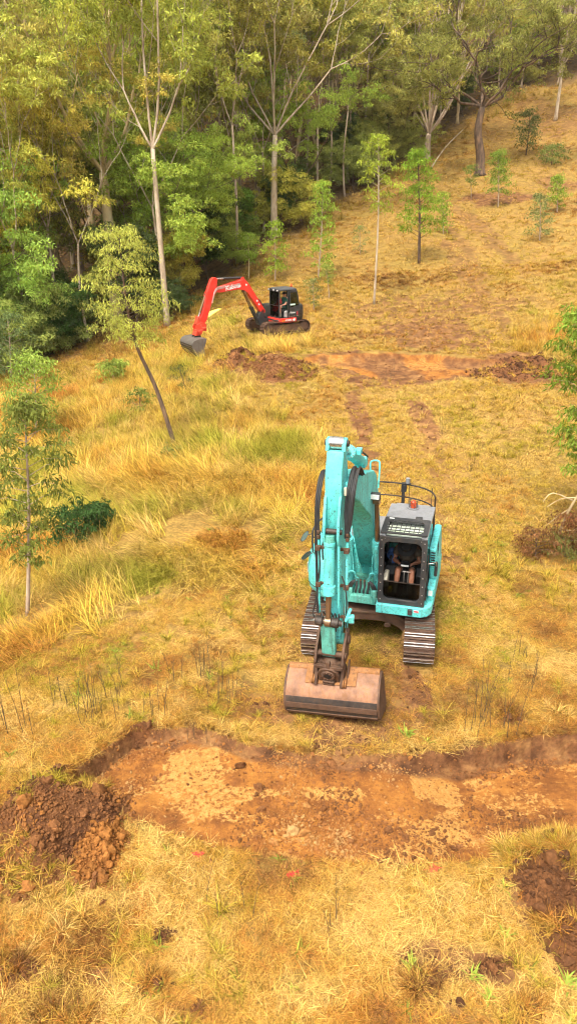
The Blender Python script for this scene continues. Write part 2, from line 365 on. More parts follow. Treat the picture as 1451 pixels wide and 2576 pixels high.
def ground_mat():
    m, n, l, b = nmat('grassland_soil'); co = n.new('ShaderNodeTexCoord').outputs['Object']
    def att(k): a = n.new('ShaderNodeAttribute'); a.attribute_name = k; return a.outputs['Fac']
    def math_(op, a, c, clamp=False):
        q = n.new('ShaderNodeMath'); q.operation = op; q.use_clamp = clamp
        for i, v in enumerate((a, c)):
            if isinstance(v, (int, float)): q.inputs[i].default_value = v
            else: l.new(v, q.inputs[i])
        return q.outputs[0]
    nb = noise(n, l, .35, 5, .6, co).outputs[0]; nm_ = noise(n, l, 2.2, 6, .65, co).outputs[0]; nf = noise(n, l, 14, 6, .7, co).outputs[0]; ng_ = noise(n, l, 60, 4, .7, co).outputs[0]
    th = ramp(n, [(.30, (.12, .06, .02)), (.47, (.27, .155, .042)), (.60, (.40, .24, .06)), (.75, (.27, .195, .04))]); l.new(nm_, th.inputs[0])  # grass thatch; dark tones paint in the shadows between the blades
    th2 = ramp(n, [(.35, (.33, .18, .052)), (.65, (.27, .20, .042))]); l.new(nb, th2.inputs[0])
    c = mixc(n, l, th.outputs[0], th2.outputs[0], .45)
    fine = ramp(n, [(.32, (.35, .35, .35)), (.62, (1.25, 1.25, 1.25))]); l.new(nf, fine.inputs[0]); c = mixc(n, l, c, fine.outputs[0], .8, 'MULTIPLY')
    soil = ramp(n, [(.30, (.085, .038, .018)), (.48, (.18, .08, .032)), (.62, (.28, .14, .052)), (.78, (.38, .21, .085))]); l.new(nm_, soil.inputs[0])
    so = mixc(n, l, soil.outputs[0], fine.outputs[0], .6, 'MULTIPLY')
    bm = math_('ADD', att('bare'), math_('MULTIPLY', math_('SUBTRACT', nf, .5), 1.6)); br = ramp(n, [(.32, (0, 0, 0)), (.62, (1, 1, 1))]); l.new(bm, br.inputs[0])
    c = mixc(n, l, c, so, br.outputs[0])
    # excavated clay: brown to orange, with pale dry patches
    clay = ramp(n, [(.28, (.10, .038, .014)), (.43, (.22, .082, .022)), (.55, (.36, .145, .03)), (.74, (.48, .215, .045))]); l.new(math_('ADD', math_('MULTIPLY', nm_, .7), math_('MULTIPLY', nf, .3)), clay.inputs[0])
    tm = math_('ADD', att('tan'), math_('MULTIPLY', math_('SUBTRACT', nf, .5), 3.0)); trr = ramp(n, [(.42, (0, 0, 0)), (.66, (.9, .9, .9))]); l.new(tm, trr.inputs[0])
    tanc = ramp(n, [(.3, (.36, .16, .036)), (.5, (.47, .235, .06)), (.68, (.56, .31, .10))]); l.new(nf, tanc.inputs[0])
    cl = mixc(n, l, clay.outputs[0], tanc.outputs[0], trr.outputs[0])
    gr = ramp(n, [(.3, (.6, .6, .6)), (.6, (1.1, 1.1, 1.1))]); l.new(ng_, gr.inputs[0]); cl = mixc(n, l, cl, gr.outputs[0], .6, 'MULTIPLY')
    vo = n.new('ShaderNodeTexVoronoi'); vo.feature = 'DISTANCE_TO_EDGE'; vo.inputs['Scale'].default_value = 5.5
    dm = n.new('ShaderNodeVectorMath'); dm.operation = 'ADD'; l.new(co, dm.inputs[0]); nd = noise(n, l, 4, 3, .5, co); ndm = n.new('ShaderNodeVectorMath'); ndm.operation = 'SCALE'; ndm.inputs['Scale'].default_value = .25; l.new(nd.outputs['Color'], ndm.inputs[0]); l.new(ndm.outputs[0], dm.inputs[1]); l.new(dm.outputs[0], vo.inputs['Vector'])
    ck = ramp(n, [(.0, (1, 1, 1)), (.022, (0, 0, 0))]); l.new(vo.outputs['Distance'], ck.inputs[0])
    ckm = math_('MULTIPLY', ck.outputs[0], math_('MULTIPLY', trr.outputs[0], ramp_fac(n, l, nm_, .48, .56)))
    cl = mixc(n, l, cl, (.14, .06, .025), math_('MULTIPLY', ckm, .8))
    tsm = math_('ADD', att('topsoil'), math_('MULTIPLY', math_('SUBTRACT', nf, .5), .9)); tsr = ramp(n, [(.30, (0, 0, 0)), (.65, (1, 1, 1))]); l.new(tsm, tsr.inputs[0]); cl = mixc(n, l, cl, so, tsr.outputs[0])
    pm = math_('ADD', att('pit'), math_('MULTIPLY', math_('SUBTRACT', nf, .5), .5)); pr = ramp(n, [(.4, (0, 0, 0)), (.6, (1, 1, 1))]); l.new(pm, pr.inputs[0])
    c = mixc(n, l, c, cl, pr.outputs[0])
    li = ramp(n, [(.35, (.06, .035, .018)), (.6, (.16, .095, .04)), (.75, (.10, .09, .03))]); l.new(nm_, li.inputs[0])
    c = mixc(n, l, c, li.outputs[0], att('litter'))
    l.new(c, b.inputs['Base Color']); b.inputs['Roughness'].default_value = .95; b.inputs['Specular IOR Level'].default_value = .15
    hgt = math_('ADD', math_('MULTIPLY', nf, .6), math_('MULTIPLY', ng_, .4)); hgt = math_('SUBTRACT', hgt, math_('MULTIPLY', ckm, .5))
    bp = n.new('ShaderNodeBump'); bp.inputs['Strength'].default_value = .7; bp.inputs['Distance'].default_value = .05; l.new(hgt, bp.inputs['Height']); l.new(bp.outputs[0], b.inputs['Normal'])
    return m
def ramp_fac(n, l, v, a, b_):
    r = ramp(n, [(a, (0, 0, 0)), (b_, (1, 1, 1))]); l.new(v, r.inputs[0]); return r.outputs[0]
GROUND = make_ground(); GROUND.data.materials.append(ground_mat())
# ------------------------------------------------------------------ scatter helper (stuff nobody could count)
def np_mesh(name, V, F, mat=None, attrs=None, smooth=False):
    """V (n,3); F list of (m,k) index arrays"""
    me = bpy.data.meshes.new(name); me.vertices.add(len(V)); me.vertices.foreach_set('co', np.asarray(V, np.float32).ravel())
    loops = np.concatenate([f.ravel() for f in F]); starts = []; o = 0
    for f in F: starts.append(o + np.arange(len(f)) * f.shape[1]); o += f.size
    me.loops.add(len(loops)); me.loops.foreach_set('vertex_index', loops.astype(np.int32))
    st = np.concatenate(starts).astype(np.int32); me.polygons.add(len(st)); me.polygons.foreach_set('loop_start', st); me.update(calc_edges=True)
    for k, v in (attrs or {}).items():
        a = me.attributes.new(k, 'FLOAT', 'POINT'); a.data.foreach_set('value', np.asarray(v, np.float32))
    if mat: me.materials.append(mat)
    if smooth: me.shade_smooth()
    return me
def scatter(name, pts, rot, scl, idx, tint, protos, mat=None):
    me = bpy.data.meshes.new(name); n = len(pts); me.vertices.add(n); me.vertices.foreach_set('co', np.asarray(pts, np.float32).ravel())
    for k, v in (('rot', rot), ('scl', scl), ('tint', tint)):
        a = me.attributes.new(k, 'FLOAT_VECTOR', 'POINT'); a.data.foreach_set('vector', np.asarray(v, np.float32).ravel())
    a = me.attributes.new('idx', 'INT', 'POINT'); a.data.foreach_set('value', np.asarray(idx, np.int32))
    o = bpy.data.objects.new(name, me); COL.objects.link(o)
    col = bpy.data.collections.new(name + '_kinds')
    for k, m in enumerate(protos): col.objects.link(bpy.data.objects.new('%s_kind_%02d' % (name, k), m))
    ng = bpy.data.node_groups.new(name, 'GeometryNodeTree'); ng.interface.new_socket('Geometry', in_out='INPUT', socket_type='NodeSocketGeometry'); ng.interface.new_socket('Geometry', in_out='OUTPUT', socket_type='NodeSocketGeometry')
    N = ng.nodes; L = ng.links; gi = N.new('NodeGroupInput'); go = N.new('NodeGroupOutput'); ip = N.new('GeometryNodeInstanceOnPoints'); ci = N.new('GeometryNodeCollectionInfo')
    ci.inputs['Collection'].default_value = col; ci.inputs['Separate Children'].default_value = True; ci.inputs['Reset Children'].default_value = True
    def na(k, t): a = N.new('GeometryNodeInputNamedAttribute'); a.data_type = t; a.inputs['Name'].default_value = k; return a.outputs['Attribute']
    er = N.new('FunctionNodeEulerToRotation'); L.new(na('rot', 'FLOAT_VECTOR'), er.inputs[0])
    L.new(gi.outputs[0], ip.inputs['Points']); L.new(ci.outputs[0], ip.inputs['Instance']); ip.inputs['Pick Instance'].default_value = True
    L.new(na('idx', 'INT'), ip.inputs['Instance Index']); L.new(er.outputs[0], ip.inputs['Rotation']); L.new(na('scl', 'FLOAT_VECTOR'), ip.inputs['Scale']); L.new(ip.outputs[0], go.inputs[0])
    md = o.modifiers.new('scatter', 'NODES'); md.node_group = ng
    return o
def blade_mat(name, trans=.25, inst=True, lo=.55, hi=1.3):
    m, n, l, b = nmat(name); out = n['Material Output']; n.remove(b)
    a = n.new('ShaderNodeAttribute'); a.attribute_name = 'bl'
    if inst:
        t = n.new('ShaderNodeAttribute'); t.attribute_type = 'INSTANCER'; t.attribute_name = 'tint'; col = t.outputs['Color']
    else:
        t = n.new('ShaderNodeObjectInfo'); col = t.outputs['Color']
    mr = n.new('ShaderNodeMapRange'); mr.inputs[3].default_value = lo; mr.inputs[4].default_value = hi; l.new(a.outputs['Fac'], mr.inputs[0])
    vm = n.new('ShaderNodeVectorMath'); vm.operation = 'SCALE'; l.new(col, vm.inputs[0]); l.new(mr.outputs[0], vm.inputs['Scale'])
    hs = n.new('ShaderNodeHueSaturation'); mh = n.new('ShaderNodeMapRange'); mh.inputs[3].default_value = .485; mh.inputs[4].default_value = .515; fr = n.new('ShaderNodeMath'); fr.operation = 'FRACT'; mm = n.new('ShaderNodeMath'); mm.operation = 'MULTIPLY'; mm.inputs[1].default_value = 7.31
    l.new(a.outputs['Fac'], mm.inputs[0]); l.new(mm.outputs[0], fr.inputs[0]); l.new(fr.outputs[0], mh.inputs[0]); l.new(mh.outputs[0], hs.inputs['Hue']); l.new(vm.outputs[0], hs.inputs['Color'])
    d = n.new('ShaderNodeBsdfDiffuse'); tr = n.new('ShaderNodeBsdfTranslucent'); mx = n.new('ShaderNodeMixShader'); mx.inputs[0].default_value = trans
    l.new(hs.outputs[0], d.inputs[0]); l.new(hs.outputs[0], tr.inputs[0]); l.new(d.outputs[0], mx.inputs[1]); l.new(tr.outputs[0], mx.inputs[2]); l.new(mx.outputs[0], out.inputs[0])
    return m
def tuft(name, n, L0, L1, w, spread, lean0, lean1, bend, seg=2, mat=None, seed=0, az=None, azs=math.pi, flat=0):
    """n blades rising from a small disc; lean from vertical (deg), bending further outwards along the blade"""
    g = np.random.default_rng(seed); L = g.uniform(L0, L1, n); a = (g.uniform(-azs, azs, n) + (az or 0)); ln = np.radians(g.uniform(lean0, lean1, n)); bd = np.radians(bend) * g.uniform(.4, 1.3, n)
    r = spread * np.sqrt(g.uniform(0, 1, n)); pa = g.uniform(0, 2 * np.pi, n); px = r * np.cos(pa); py = r * np.sin(pa); pz = np.full(n, -.01) + g.uniform(0, flat, n)
    ww = w * g.uniform(.6, 1.4, n); tw = g.uniform(-.6, .6, n); sx = -np.sin(a + tw); sy = np.cos(a + tw)
    rows = []; cx, cy, cz = px, py, pz
    for k in range(seg + 1):
        t = k / seg; q = ww * (1 - .75 * t) / 2 if k < seg else ww * 0
        if k < seg: rows.append((np.stack([cx - sx * q, cy - sy * q, cz], -1), np.stack([cx + sx * q, cy + sy * q, cz], -1)))
        else: rows.append((np.stack([cx, cy, cz], -1),))
        th = ln + bd * (k + .5) / seg * 1.4
        cx = cx + np.cos(a) * np.sin(th) * L / seg; cy = cy + np.sin(a) * np.sin(th) * L / seg; cz = np.maximum(cz + np.cos(th) * L / seg, pz * .3 + .004)
    V = np.concatenate([v for rr in rows for v in rr]); Fq = []; 
    for k in range(seg - 1):
        b0 = 2 * k * n; i = np.arange(n); Fq.append(np.stack([b0 + i, b0 + n + i, b0 + 3 * n + i, b0 + 2 * n + i], -1))
    b0 = 2 * (seg - 1) * n; i = np.arange(n); Ft = np.stack([b0 + i, b0 + n + i, b0 + 2 * n + i], -1)
    bl = g.uniform(0, 1, n); B = np.concatenate([bl] * (2 * seg + 1))
    return np_mesh(name, V, ([np.concatenate(Fq)] if Fq else []) + [Ft], mat, {'bl': B})
gmat = blade_mat('grass_blades', .2, lo=.22, hi=1.5)
K = {}
K['short'] = [tuft('short_tuft', 24, .06, .19, .0085, .07, 20, 75, 40, 2, gmat, 10 + k) for k in range(6)]
K['straw'] = [tuft('straw_litter', 16, .14, .38, .0075, .14, 70, 93, 8, 1, gmat, 30 + k, flat=.05) for k in range(5)]
K['clump'] = [tuft('grass_clump', 46, .18, .42, .009, .06, 5, 55, 60, 3, gmat, 40 + k) for k in range(4)]
K['swept'] = [tuft('swept_grass', 34, .4, 1.1, .012, .2, 20, 72, 66, 4, gmat, 50 + k, az=0, azs=1.1) for k in range(5)]
K['upright'] = [tuft('upright_grass', 38, .3, .95, .011, .15, 4, 45, 52, 3, gmat, 60 + k) for k in range(5)]
K['weed'] = [tuft('green_weed', 16, .10, .26, .022, .05, 15, 60, 40, 2, gmat, 70 + k) for k in range(3)]
weedm = blade_mat('weed_leaves', .3, inst=False, lo=.6, hi=1.2)
K_WEED = [tuft('leafy_weed', 22, .10, .24, .03, .06, 10, 60, 45, 3, weedm, 90 + k) for k in range(3)]
KINDS = []; KI = {}
for k, v in K.items(): KI[k] = (len(KINDS), len(v)); KINDS += v
STRAW = np.array([.60, .37, .075]); PALE = np.array([.74, .49, .15]); OLIVE = np.array([.45, .35, .04]); ORANGE = np.array([.51, .235, .048]); GREEN = np.array([.25, .30, .045]); GOLD = np.array([.70, .44, .065]); BROWN = np.array([.24, .115, .04])
TALL = poly_world([(-200,1080),(0,1010),(150,962),(300,925),(430,868),(520,900),(600,960),(640,1010),(700,1060),(840,1130),(830,1240),(800,1330),(720,1420),(600,1470),(450,1500),(300,1570),(150,1620),(0,1650),(-250,1700)])
TALL2 = poly_world([(430,900),(470,840),(560,800),(640,850),(790,850),(800,878),(640,885),(560,905),(480,930)])
TALL3 = poly_world([(1300,850),(1340,790),(1451,770),(1560,780),(1560,960),(1430,950),(1380,900),(1290,880)])
def fan(n, y0, y1, g, p):
    """points over the ground in view (and a margin), thinning with distance"""
    q = g.uniform(0, 1, n); y = (y0 ** p + q * (y1 ** p - y0 ** p)) ** (1 / p)
    w = .417 * (y * CP + CAM_H * SP) * 1.12 + .3
    return g.uniform(-1, 1, n) * w, y
def lay_grass():
    g = np.random.default_rng(11); P_, R_, S_, I_, T_ = [], [], [], [], []
    def add(kind, x, y, sc, tint, rz=None, tilt=.0):
        if len(x) == 0: return
        n = len(x); z = ground_z(x, y); i0, c = KI[kind]
        P_.append(np.stack([x, y, z], -1)); R_.append(np.stack([g.normal(0, tilt + .02, n), g.normal(0, tilt + .02, n), g.uniform(0, 2 * np.pi, n) if rz is None else rz], -1))
        S_.append(np.stack([sc, sc, sc * g.uniform(.75, 1.3, n)], -1)); I_.append(i0 + g.integers(0, c, n)); T_.append(tint)
    def keep(x, y, thin=1.0):
        b = bare_mask(x, y); m = g.uniform(0, 1, len(x)) > b * 1.02 * thin
        n = (y > 4) & (y < 14); sd = np.full(len(x), 1.); sd[n] = poly_sd(x[n], y[n], PIT); m &= sd > .03
        f = (y > 20) & (y < 45); sd = np.full(len(x), 1.); sd[f] = poly_sd(x[f], y[f], CUT); m &= sd > .1
        # machine tracks stand on flattened ground
        for (cx, cy, th, hx, hy) in ((1.83 - .99, 12.93 + .17, R(10), .34, 1.9), (1.83 + .99, 12.93 - .17, R(10), .34, 1.9)):
            dx, dy = x - cx, y - cy; u = dx * math.cos(th) - dy * math.sin(th); v = dx * math.sin(th) + dy * math.cos(th); m &= ~((abs(u) < hx) & (abs(v) < hy))
        dx, dy = x - rp.x, y - rp.y; th = R(-61); u = dx * math.cos(th) + dy * math.sin(th); v = -dx * math.sin(th) + dy * math.cos(th); m &= ~((abs(u) < 1.12) & (abs(v) < 1.4))
        m &= g.uniform(0, 1, len(x)) > forest_mask(x, y) * .8
        return m
    def mixt(x, y, cols, f, s):
        t = np.clip((fbm(x, y, f, 4, s) - .28) / .44, 0, .999) * (len(cols) - 1); t = np.clip(t + g.normal(0, .45, len(x)), 0, len(cols) - 1.001); i = t.astype(int); w = (t - i)[:, None]; C = np.array(cols)
        return C[i] * (1 - w) + C[np.minimum(i + 1, len(cols) - 1)] * w
    def tall_mask(x, y): return np.minimum(np.minimum(poly_sd(x, y, TALL), poly_sd(x, y, TALL2)), poly_sd(x, y, TALL3))
    # short turf and clippings, near to far
    x, y = fan(46000, 4.2, 17, g, 1.1); m = keep(x, y) & (tall_mask(x, y) > -.4) & (fbm(x, y, 2.6, 3, 75) + g.normal(0, .08, len(x)) > .42); x, y = x[m], y[m]
    near = mixt(x, y, [BROWN, ORANGE, STRAW, STRAW * .9 + OLIVE * .1, OLIVE, GREEN * .5 + OLIVE * .5], .55, 101)
    far_f = sstep(8.5, 11.5, y)[:, None]; warm = mixt(x, y, [BROWN, BROWN * 1.3, ORANGE, ORANGE * 1.1, STRAW, PALE, STRAW, STRAW * .8 + OLIVE * .2], .8, 103)
    add('short', x, y, g.uniform(.42, .85, len(x)), warm * np.array([.90, .80, .72]) * (1 - far_f) + near * far_f, tilt=.15)
    x, y = fan(30000, 4.2, 15, g, 1.0); m = keep(x, y, .75) & (tall_mask(x, y) > 0) & (g.uniform(0, 1, len(x)) < .25 + .75 * sstep(.42, .62, fbm(x, y, .9, 3, 61)) + .3 * (y < 7)); x, y = x[m], y[m]
    add('straw', x, y, g.uniform(.3, .9, len(x)), mixt(x, y, [BROWN, ORANGE, STRAW, PALE, PALE * np.array([1, .92, .85])], .9, 105), tilt=.1)
    x, y = fan(1300, 4.2, 17, g, 1.2); m = keep(x, y) & (fbm(x, y, .8, 3, 63) > .5 + .08 * (y < 8)); x, y = x[m], y[m]
    add('clump', x, y, g.uniform(.5, 1.0, len(x)), mixt(x, y, [STRAW, OLIVE, OLIVE * .8 + GREEN * .2, STRAW, PALE], .7, 107))
    x, y = fan(200, 4.4, 18, g, 1.2); m = keep(x, y); x, y = x[m], y[m]; add('weed', x, y, g.uniform(.5, 1.1, len(x)), mixt(x, y, [GREEN, GREEN * 1.3, OLIVE], 2, 109))
    # torn turf hanging over the back lip of the pit
    n = 230; xx = g.uniform(PB[0, 0], PB[-1, 0], n); yy = np.interp(xx, PB[:, 0], PB[:, 1]) + g.uniform(.02, .12, n); z0 = base_z(xx, yy) + .02; i0, c = KI['clump']; sc = g.uniform(.15, .36, n)
    P_.append(np.stack([xx, yy, z0], -1)); R_.append(np.stack([g.uniform(.2, 1.3, n), g.normal(0, .4, n), g.normal(0, .5, n)], -1)); S_.append(np.stack([sc] * 3, -1)); I_.append(i0 + g.integers(0, c, n)); T_.append(mixt(xx, yy, [BROWN * .5, BROWN * .8, BROWN, ORANGE * .7], 1.5, 131))
    # middle distance
    x, y = fan(40000, 16, 48, g, .9); m = keep(x, y) & (tall_mask(x, y) > -.4); x, y = x[m], y[m]
    add('short', x, y, g.uniform(.7, 1.3, len(x)) * np.interp(y, [16, 48], [1, 1.6]), mixt(x, y, [BROWN * 1.2, ORANGE, STRAW, OLIVE * .6 + STRAW * .4, STRAW, PALE, OLIVE], .30, 111), tilt=.12)
    x, y = fan(2200, 14, 48, g, .9); m = keep(x, y) & (tall_mask(x, y) > 0) & (fbm(x, y, .35, 4, 65) > .47); x, y = x[m], y[m]
    add('clump', x, y, g.uniform(.8, 1.5, len(x)), mixt(x, y, [STRAW, PALE, STRAW, OLIVE], .5, 113))
    # far slope
    x, y = fan(24000, 46, 130, g, .6); m = keep(x, y, .8); x, y = x[m], y[m]
    add('short', x, y, g.uniform(1.3, 2.4, len(x)) * np.interp(y, [46, 120], [1, 1.5]), mixt(x, y, [BROWN * 1.3, ORANGE, STRAW, PALE, STRAW, OLIVE * .7 + STRAW * .3], .18, 115))
    # tall grass swept over by wind and rain
    for k, (n, y0, y1) in enumerate(((9000, 11, 24), (9500, 22, 46))):
        x, y = fan(n, y0, y1, g, .9); sd = tall_mask(x, y) + (fbm(x, y, .5, 3, 69) - .5) * 2.6 + g.normal(0, .35, len(x)); m = (sd < -.1) & keep(x, y, .5) & (fbm(x, y, 1.1, 3, 73) > .33); x, y = x[m], y[m]
        flow = np.pi + (fbm(x, y, .5, 3, 117) - .5) * 7.0 + g.normal(0, .5, len(x)); lay = fbm(x, y, .33, 3, 119) + g.normal(0, .05, len(x))
        t = mixt(x, y, [ORANGE * 1.1, GOLD * .9, GOLD * .5 + PALE * .5, OLIVE * .7 + GOLD * .4, PALE, GOLD * .5 + GREEN * .5, OLIVE * .6 + GREEN * .5], .6, 121); lm = lay > .47; sc = np.interp(y, [11, 46], [.85, 1.15])
        add('swept', x[lm], y[lm], sc[lm] * g.uniform(.75, 1.2, lm.sum()), t[lm], flow[lm]); add('upright', x[~lm], y[~lm], sc[~lm] * g.uniform(.6, 1.15, (~lm).sum()), t[~lm])
    # thin fringe of long grass along the wood
    x, y = fan(5000, 34, 110, g, .7); d = y - edge_y(x); m = (d > -5) & (d < 3) & keep(x, y, .6); x, y = x[m], y[m]; add('upright', x, y, g.uniform(.8, 1.5, len(x)), mixt(x, y, [STRAW * .8, OLIVE * .7, BROWN * 1.2], .4, 123))
    o = scatter('field_grass', np.concatenate(P_), np.concatenate(R_), np.concatenate(S_), np.concatenate(I_), np.concatenate(T_), KINDS)
    tag(o, 'dry golden grass covering the cleared slope, long and flattened on the left', 'grass', kind='stuff'); print('grass tufts', sum(len(p) for p in P_))
    return o
lay_grass()
# ------------------------------------------------------------------ trees: branching skeleton, tapered wood, leaf clumps
def bark_mat(name, a, b_, c_, stretch=.25):
    m, n, l, b = nmat(name); co = n.new('ShaderNodeTexCoord').outputs['Object']
    mp = n.new('ShaderNodeMapping'); mp.inputs['Scale'].default_value = (1, 1, stretch); l.new(co, mp.inputs[0])
    t = noise(n, l, 3.5, 6, .7, mp.outputs[0]); r = ramp(n, [(.32, a), (.5, b_), (.68, c_)]); l.new(t.outputs[0], r.inputs[0]); l.new(r.outputs[0], b.inputs['Base Color']); b.inputs['Roughness'].default_value = .85
    bp = n.new('ShaderNodeBump'); bp.inputs['Strength'].default_value = .5; bp.inputs['Distance'].default_value = .04; l.new(t.outputs[0], bp.inputs['Height']); l.new(bp.outputs[0], b.inputs['Normal'])
    return m
bark_pale = bark_mat('pale_smooth_bark', (.20, .13, .08), (.46, .36, .25), (.60, .50, .38))
bark_tan = bark_mat('tan_bark', (.32, .21, .10), (.55, .41, .22), (.64, .52, .30))
bark_grey = bark_mat('grey_brown_bark', (.19, .125, .08), (.40, .30, .21), (.56, .45, .34))
bark_dark = bark_mat('dark_furrowed_bark', (.035, .022, .015), (.11, .07, .045), (.26, .15, .08))
leafm = blade_mat('gum_leaves', .40, inst=False, lo=.35, hi=1.45)
def leaves(C, rad, n, L, g, droop=.7, flat=.85, wr=.30):
    """n leaves in clumps at C (k,3) with radii rad (k); returns verts, faces, colour value"""
    k = len(C); ci = np.repeat(np.arange(k), n); N = len(ci)
    d = g.normal(0, 1, (N, 3)); d /= np.linalg.norm(d, axis=1)[:, None] + 1e-9; d[:, 2] = np.where(d[:, 2] < -.25, -d[:, 2] * .6, d[:, 2]); rr = g.uniform(.35, 1, N) ** .5
    p = C[ci] + d * (rad[ci] * rr)[:, None] * np.array([1, 1, flat])
    ax = g.normal(0, 1, (N, 3)) + d * .5; ax[:, 2] -= droop * 1.6; ax /= np.linalg.norm(ax, axis=1)[:, None]
    sd = np.cross(ax, g.normal(0, 1, (N, 3))); sd /= np.linalg.norm(sd, axis=1)[:, None] + 1e-9
    l = (L * g.uniform(.6, 1.35, N))[:, None]; w = l * wr * .5
    mid = p + ax * l * .42
    V = np.concatenate([p, mid + sd * w, p + ax * l, mid - sd * w]); i = np.arange(N); F = np.stack([i, i + N, i + 2 * N, i + 3 * N], -1)
    cv = np.clip(g.uniform(0, 1, k)[ci] * .5 + g.uniform(0, 1, N) * .5, 0, 1)
    return V, F, np.concatenate([cv] * 4)
def rot_about(v, ax, a): return Matrix.Rotation(a, 3, ax) @ v
def gen_tree(name, seed, H, r0, path, leaders, wood, leaf_len, spread=28, levels=3, per=95, crad=1.0, up=.10, wig=.10, shrink=.72, droop=.7, ratio=.58, side=2, thin=1.0, flare=1.5):
    """path: trunk points (x,y,z) up to the fork; leaders: list of (azimuth deg, angle from vertical deg, length)"""
    rn = random.Random(seed); g = np.random.default_rng(seed); mb = MB(); tips = []
    pts = spline([Vector(p) for p in path], 4) if len(path) > 2 else [Vector(path[0]).lerp(Vector(path[1]), t / 5) for t in range(6)]
    m = len(pts); rs = [r0 * (1 - .42 * i / (m - 1)) * (1 + (flare - 1) * max(0, 1 - i / (m * .16)) ** 2) for i in range(m)]
    mb.tube(pts, rs, 9); top = pts[-1]; rt = rs[-1]
    def grow(p, d, L, r, lv):
        n = 5 if lv < 2 else 4; q = [p]; dd = d.normalized()
        for i in range(n):
            dd = (dd + Vector((rn.gauss(0, wig), rn.gauss(0, wig), rn.gauss(0, wig * .6) + up))).normalized(); q.append(q[-1] + dd * L / n)
        r1 = r * ratio; mb.tube(q, [r + (r1 - r) * i / n for i in range(n + 1)], 7 if lv == 0 else 5 if lv == 1 else 4 if lv == 2 else 3, cap=False)
        if lv >= levels - 1:
            tips.append((q[-1], 1.0)); tips.append((q[-2] + Vector((rn.gauss(0, .5), rn.gauss(0, .5), rn.gauss(0, .35))) * crad, .8)); tips.append((q[-3] + Vector((rn.gauss(0, .6), rn.gauss(0, .6), rn.gauss(0, .4))) * crad, .7))
            return
        kids = rn.choice((2, 2, 3))
        az = rn.uniform(0, 6.28)
        for k in range(kids):
            a = R(rn.uniform(.55, 1.25) * spread); o = dd.orthogonal().normalized(); o = rot_about(o, dd, az + 6.28 * k / kids + rn.uniform(-.5, .5)); grow(q[-1], (dd * math.cos(a) + o * math.sin(a)), L * shrink * rn.uniform(.8, 1.15), r1, lv + 1)
        for k in range(side if lv < 2 else 1):
            j = rn.randint(2, n - 1) if lv == 0 else rn.randint(1, n - 1); a = R(rn.uniform(35, 65)); o = rot_about(dd.orthogonal().normalized(), dd, rn.uniform(0, 6.28)); grow(q[j], (dd * math.cos(a) + o * math.sin(a)), L * .55 * rn.uniform(.7, 1.2), r1 * .7, max(lv + 1, levels - 2))
    for (az, an, L) in leaders:
        a = R(an); d = Vector((math.cos(R(az)) * math.sin(a), math.sin(R(az)) * math.sin(a), math.cos(a))); grow(top - d * rt * .6, d, L, rt * (.85 if len(leaders) < 3 else .66 if len(leaders) < 5 else .50), 0)
    C = np.array([list(t[0]) for t in tips]); rad = crad * np.array([t[1] for t in tips]) * g.uniform(.65, 1.25, len(tips))
    if thin < 1: kp = g.uniform(0, 1, len(C)) < thin; C, rad = C[kp], rad[kp]
    rad = rad * .84; per = int(per * .80); leaf_len *= .9
    V, F, cv = leaves(C, rad, per, leaf_len, g, droop)
    return (mb, wood), np_mesh(name + '_crown', V, [F], leafm, {'bl': cv})
def wood_mesh(mb, mat, name):
    me = bpy.data.meshes.new(name); me.from_pydata(mb.v, [], mb.f); me.materials.append(mat); me.shade_smooth(); return me
TREES = {}; LAST = [None]; LAB = []
def proto(key, *a, **k):
    (mb, w), cr = gen_tree(key, *a, **k); TREES[key] = (wood_mesh(mb, w, key + '_trunk'), cr)
def plant(key, p, name, label, cat='tree', group=None, sc=1.0, rz=0.0, tint=(.2, .22, .04), parts=('trunk', 'crown'), sz=None, sink=.15):
    e = empty(name, (p[0], p[1], p[2] - sink), rz); e.scale = (sc, sc, sz or sc); tag(e, label, cat, group)
    for nm, me in zip(parts, TREES[key]):
        if me is None: continue
        o = bpy.data.objects.new(nm, me); COL.objects.link(o); o.parent = e; o.color = (*tint, 1)
    LAST[0] = e
    return e
A3 = lambda a0, an, L, n=3, j=18: [(a0 + 360 * k / n + random.Random(int(a0 * 7 + k)).uniform(-j, j), an * random.Random(int(a0 * 3 + k)).uniform(.6, 1.3), L * random.Random(int(a0 * 5 + k)).uniform(.8, 1.15)) for k in range(n)]
# --- prominent trees
proto('white_gum', 1, 24, .20, [(0, 0, 0), (-.05, .0, 4), (-.15, .1, 9.6)], [(10, 9, 8.5), (175, 7, 8.0), (20, 44, 3.6), (200, 36, 3.2)], bark_pale, .32, spread=20, levels=4, per=60, crad=.85, up=.15, wig=.07, thin=.5, side=1, flare=1.25)
proto('tan_gum', 2, 25, .42, [(0, 0, 0), (.05, 0, 5), (0, .1, 9.0)], [(90, 6, 8), (170, 48, 7.5), (200, 38, 8), (10, 38, 5.5), (280, 30, 6)], bark_tan, .32, spread=30, levels=4, per=80, crad=.9, up=.10, wig=.10, side=2, thin=.5)
proto('vase_gum', 3, 25, .29, [(0, 0, 0), (.0, 0, 4), (.1, .0, 7.2)], [(0, 24, 8), (180, 22, 8), (80, 12, 8.5), (170, 50, 7), (10, 46, 6), (270, 25, 7)], bark_pale, .32, spread=26, levels=4, per=80, crad=.9, up=.09, wig=.08, side=1, thin=.75)
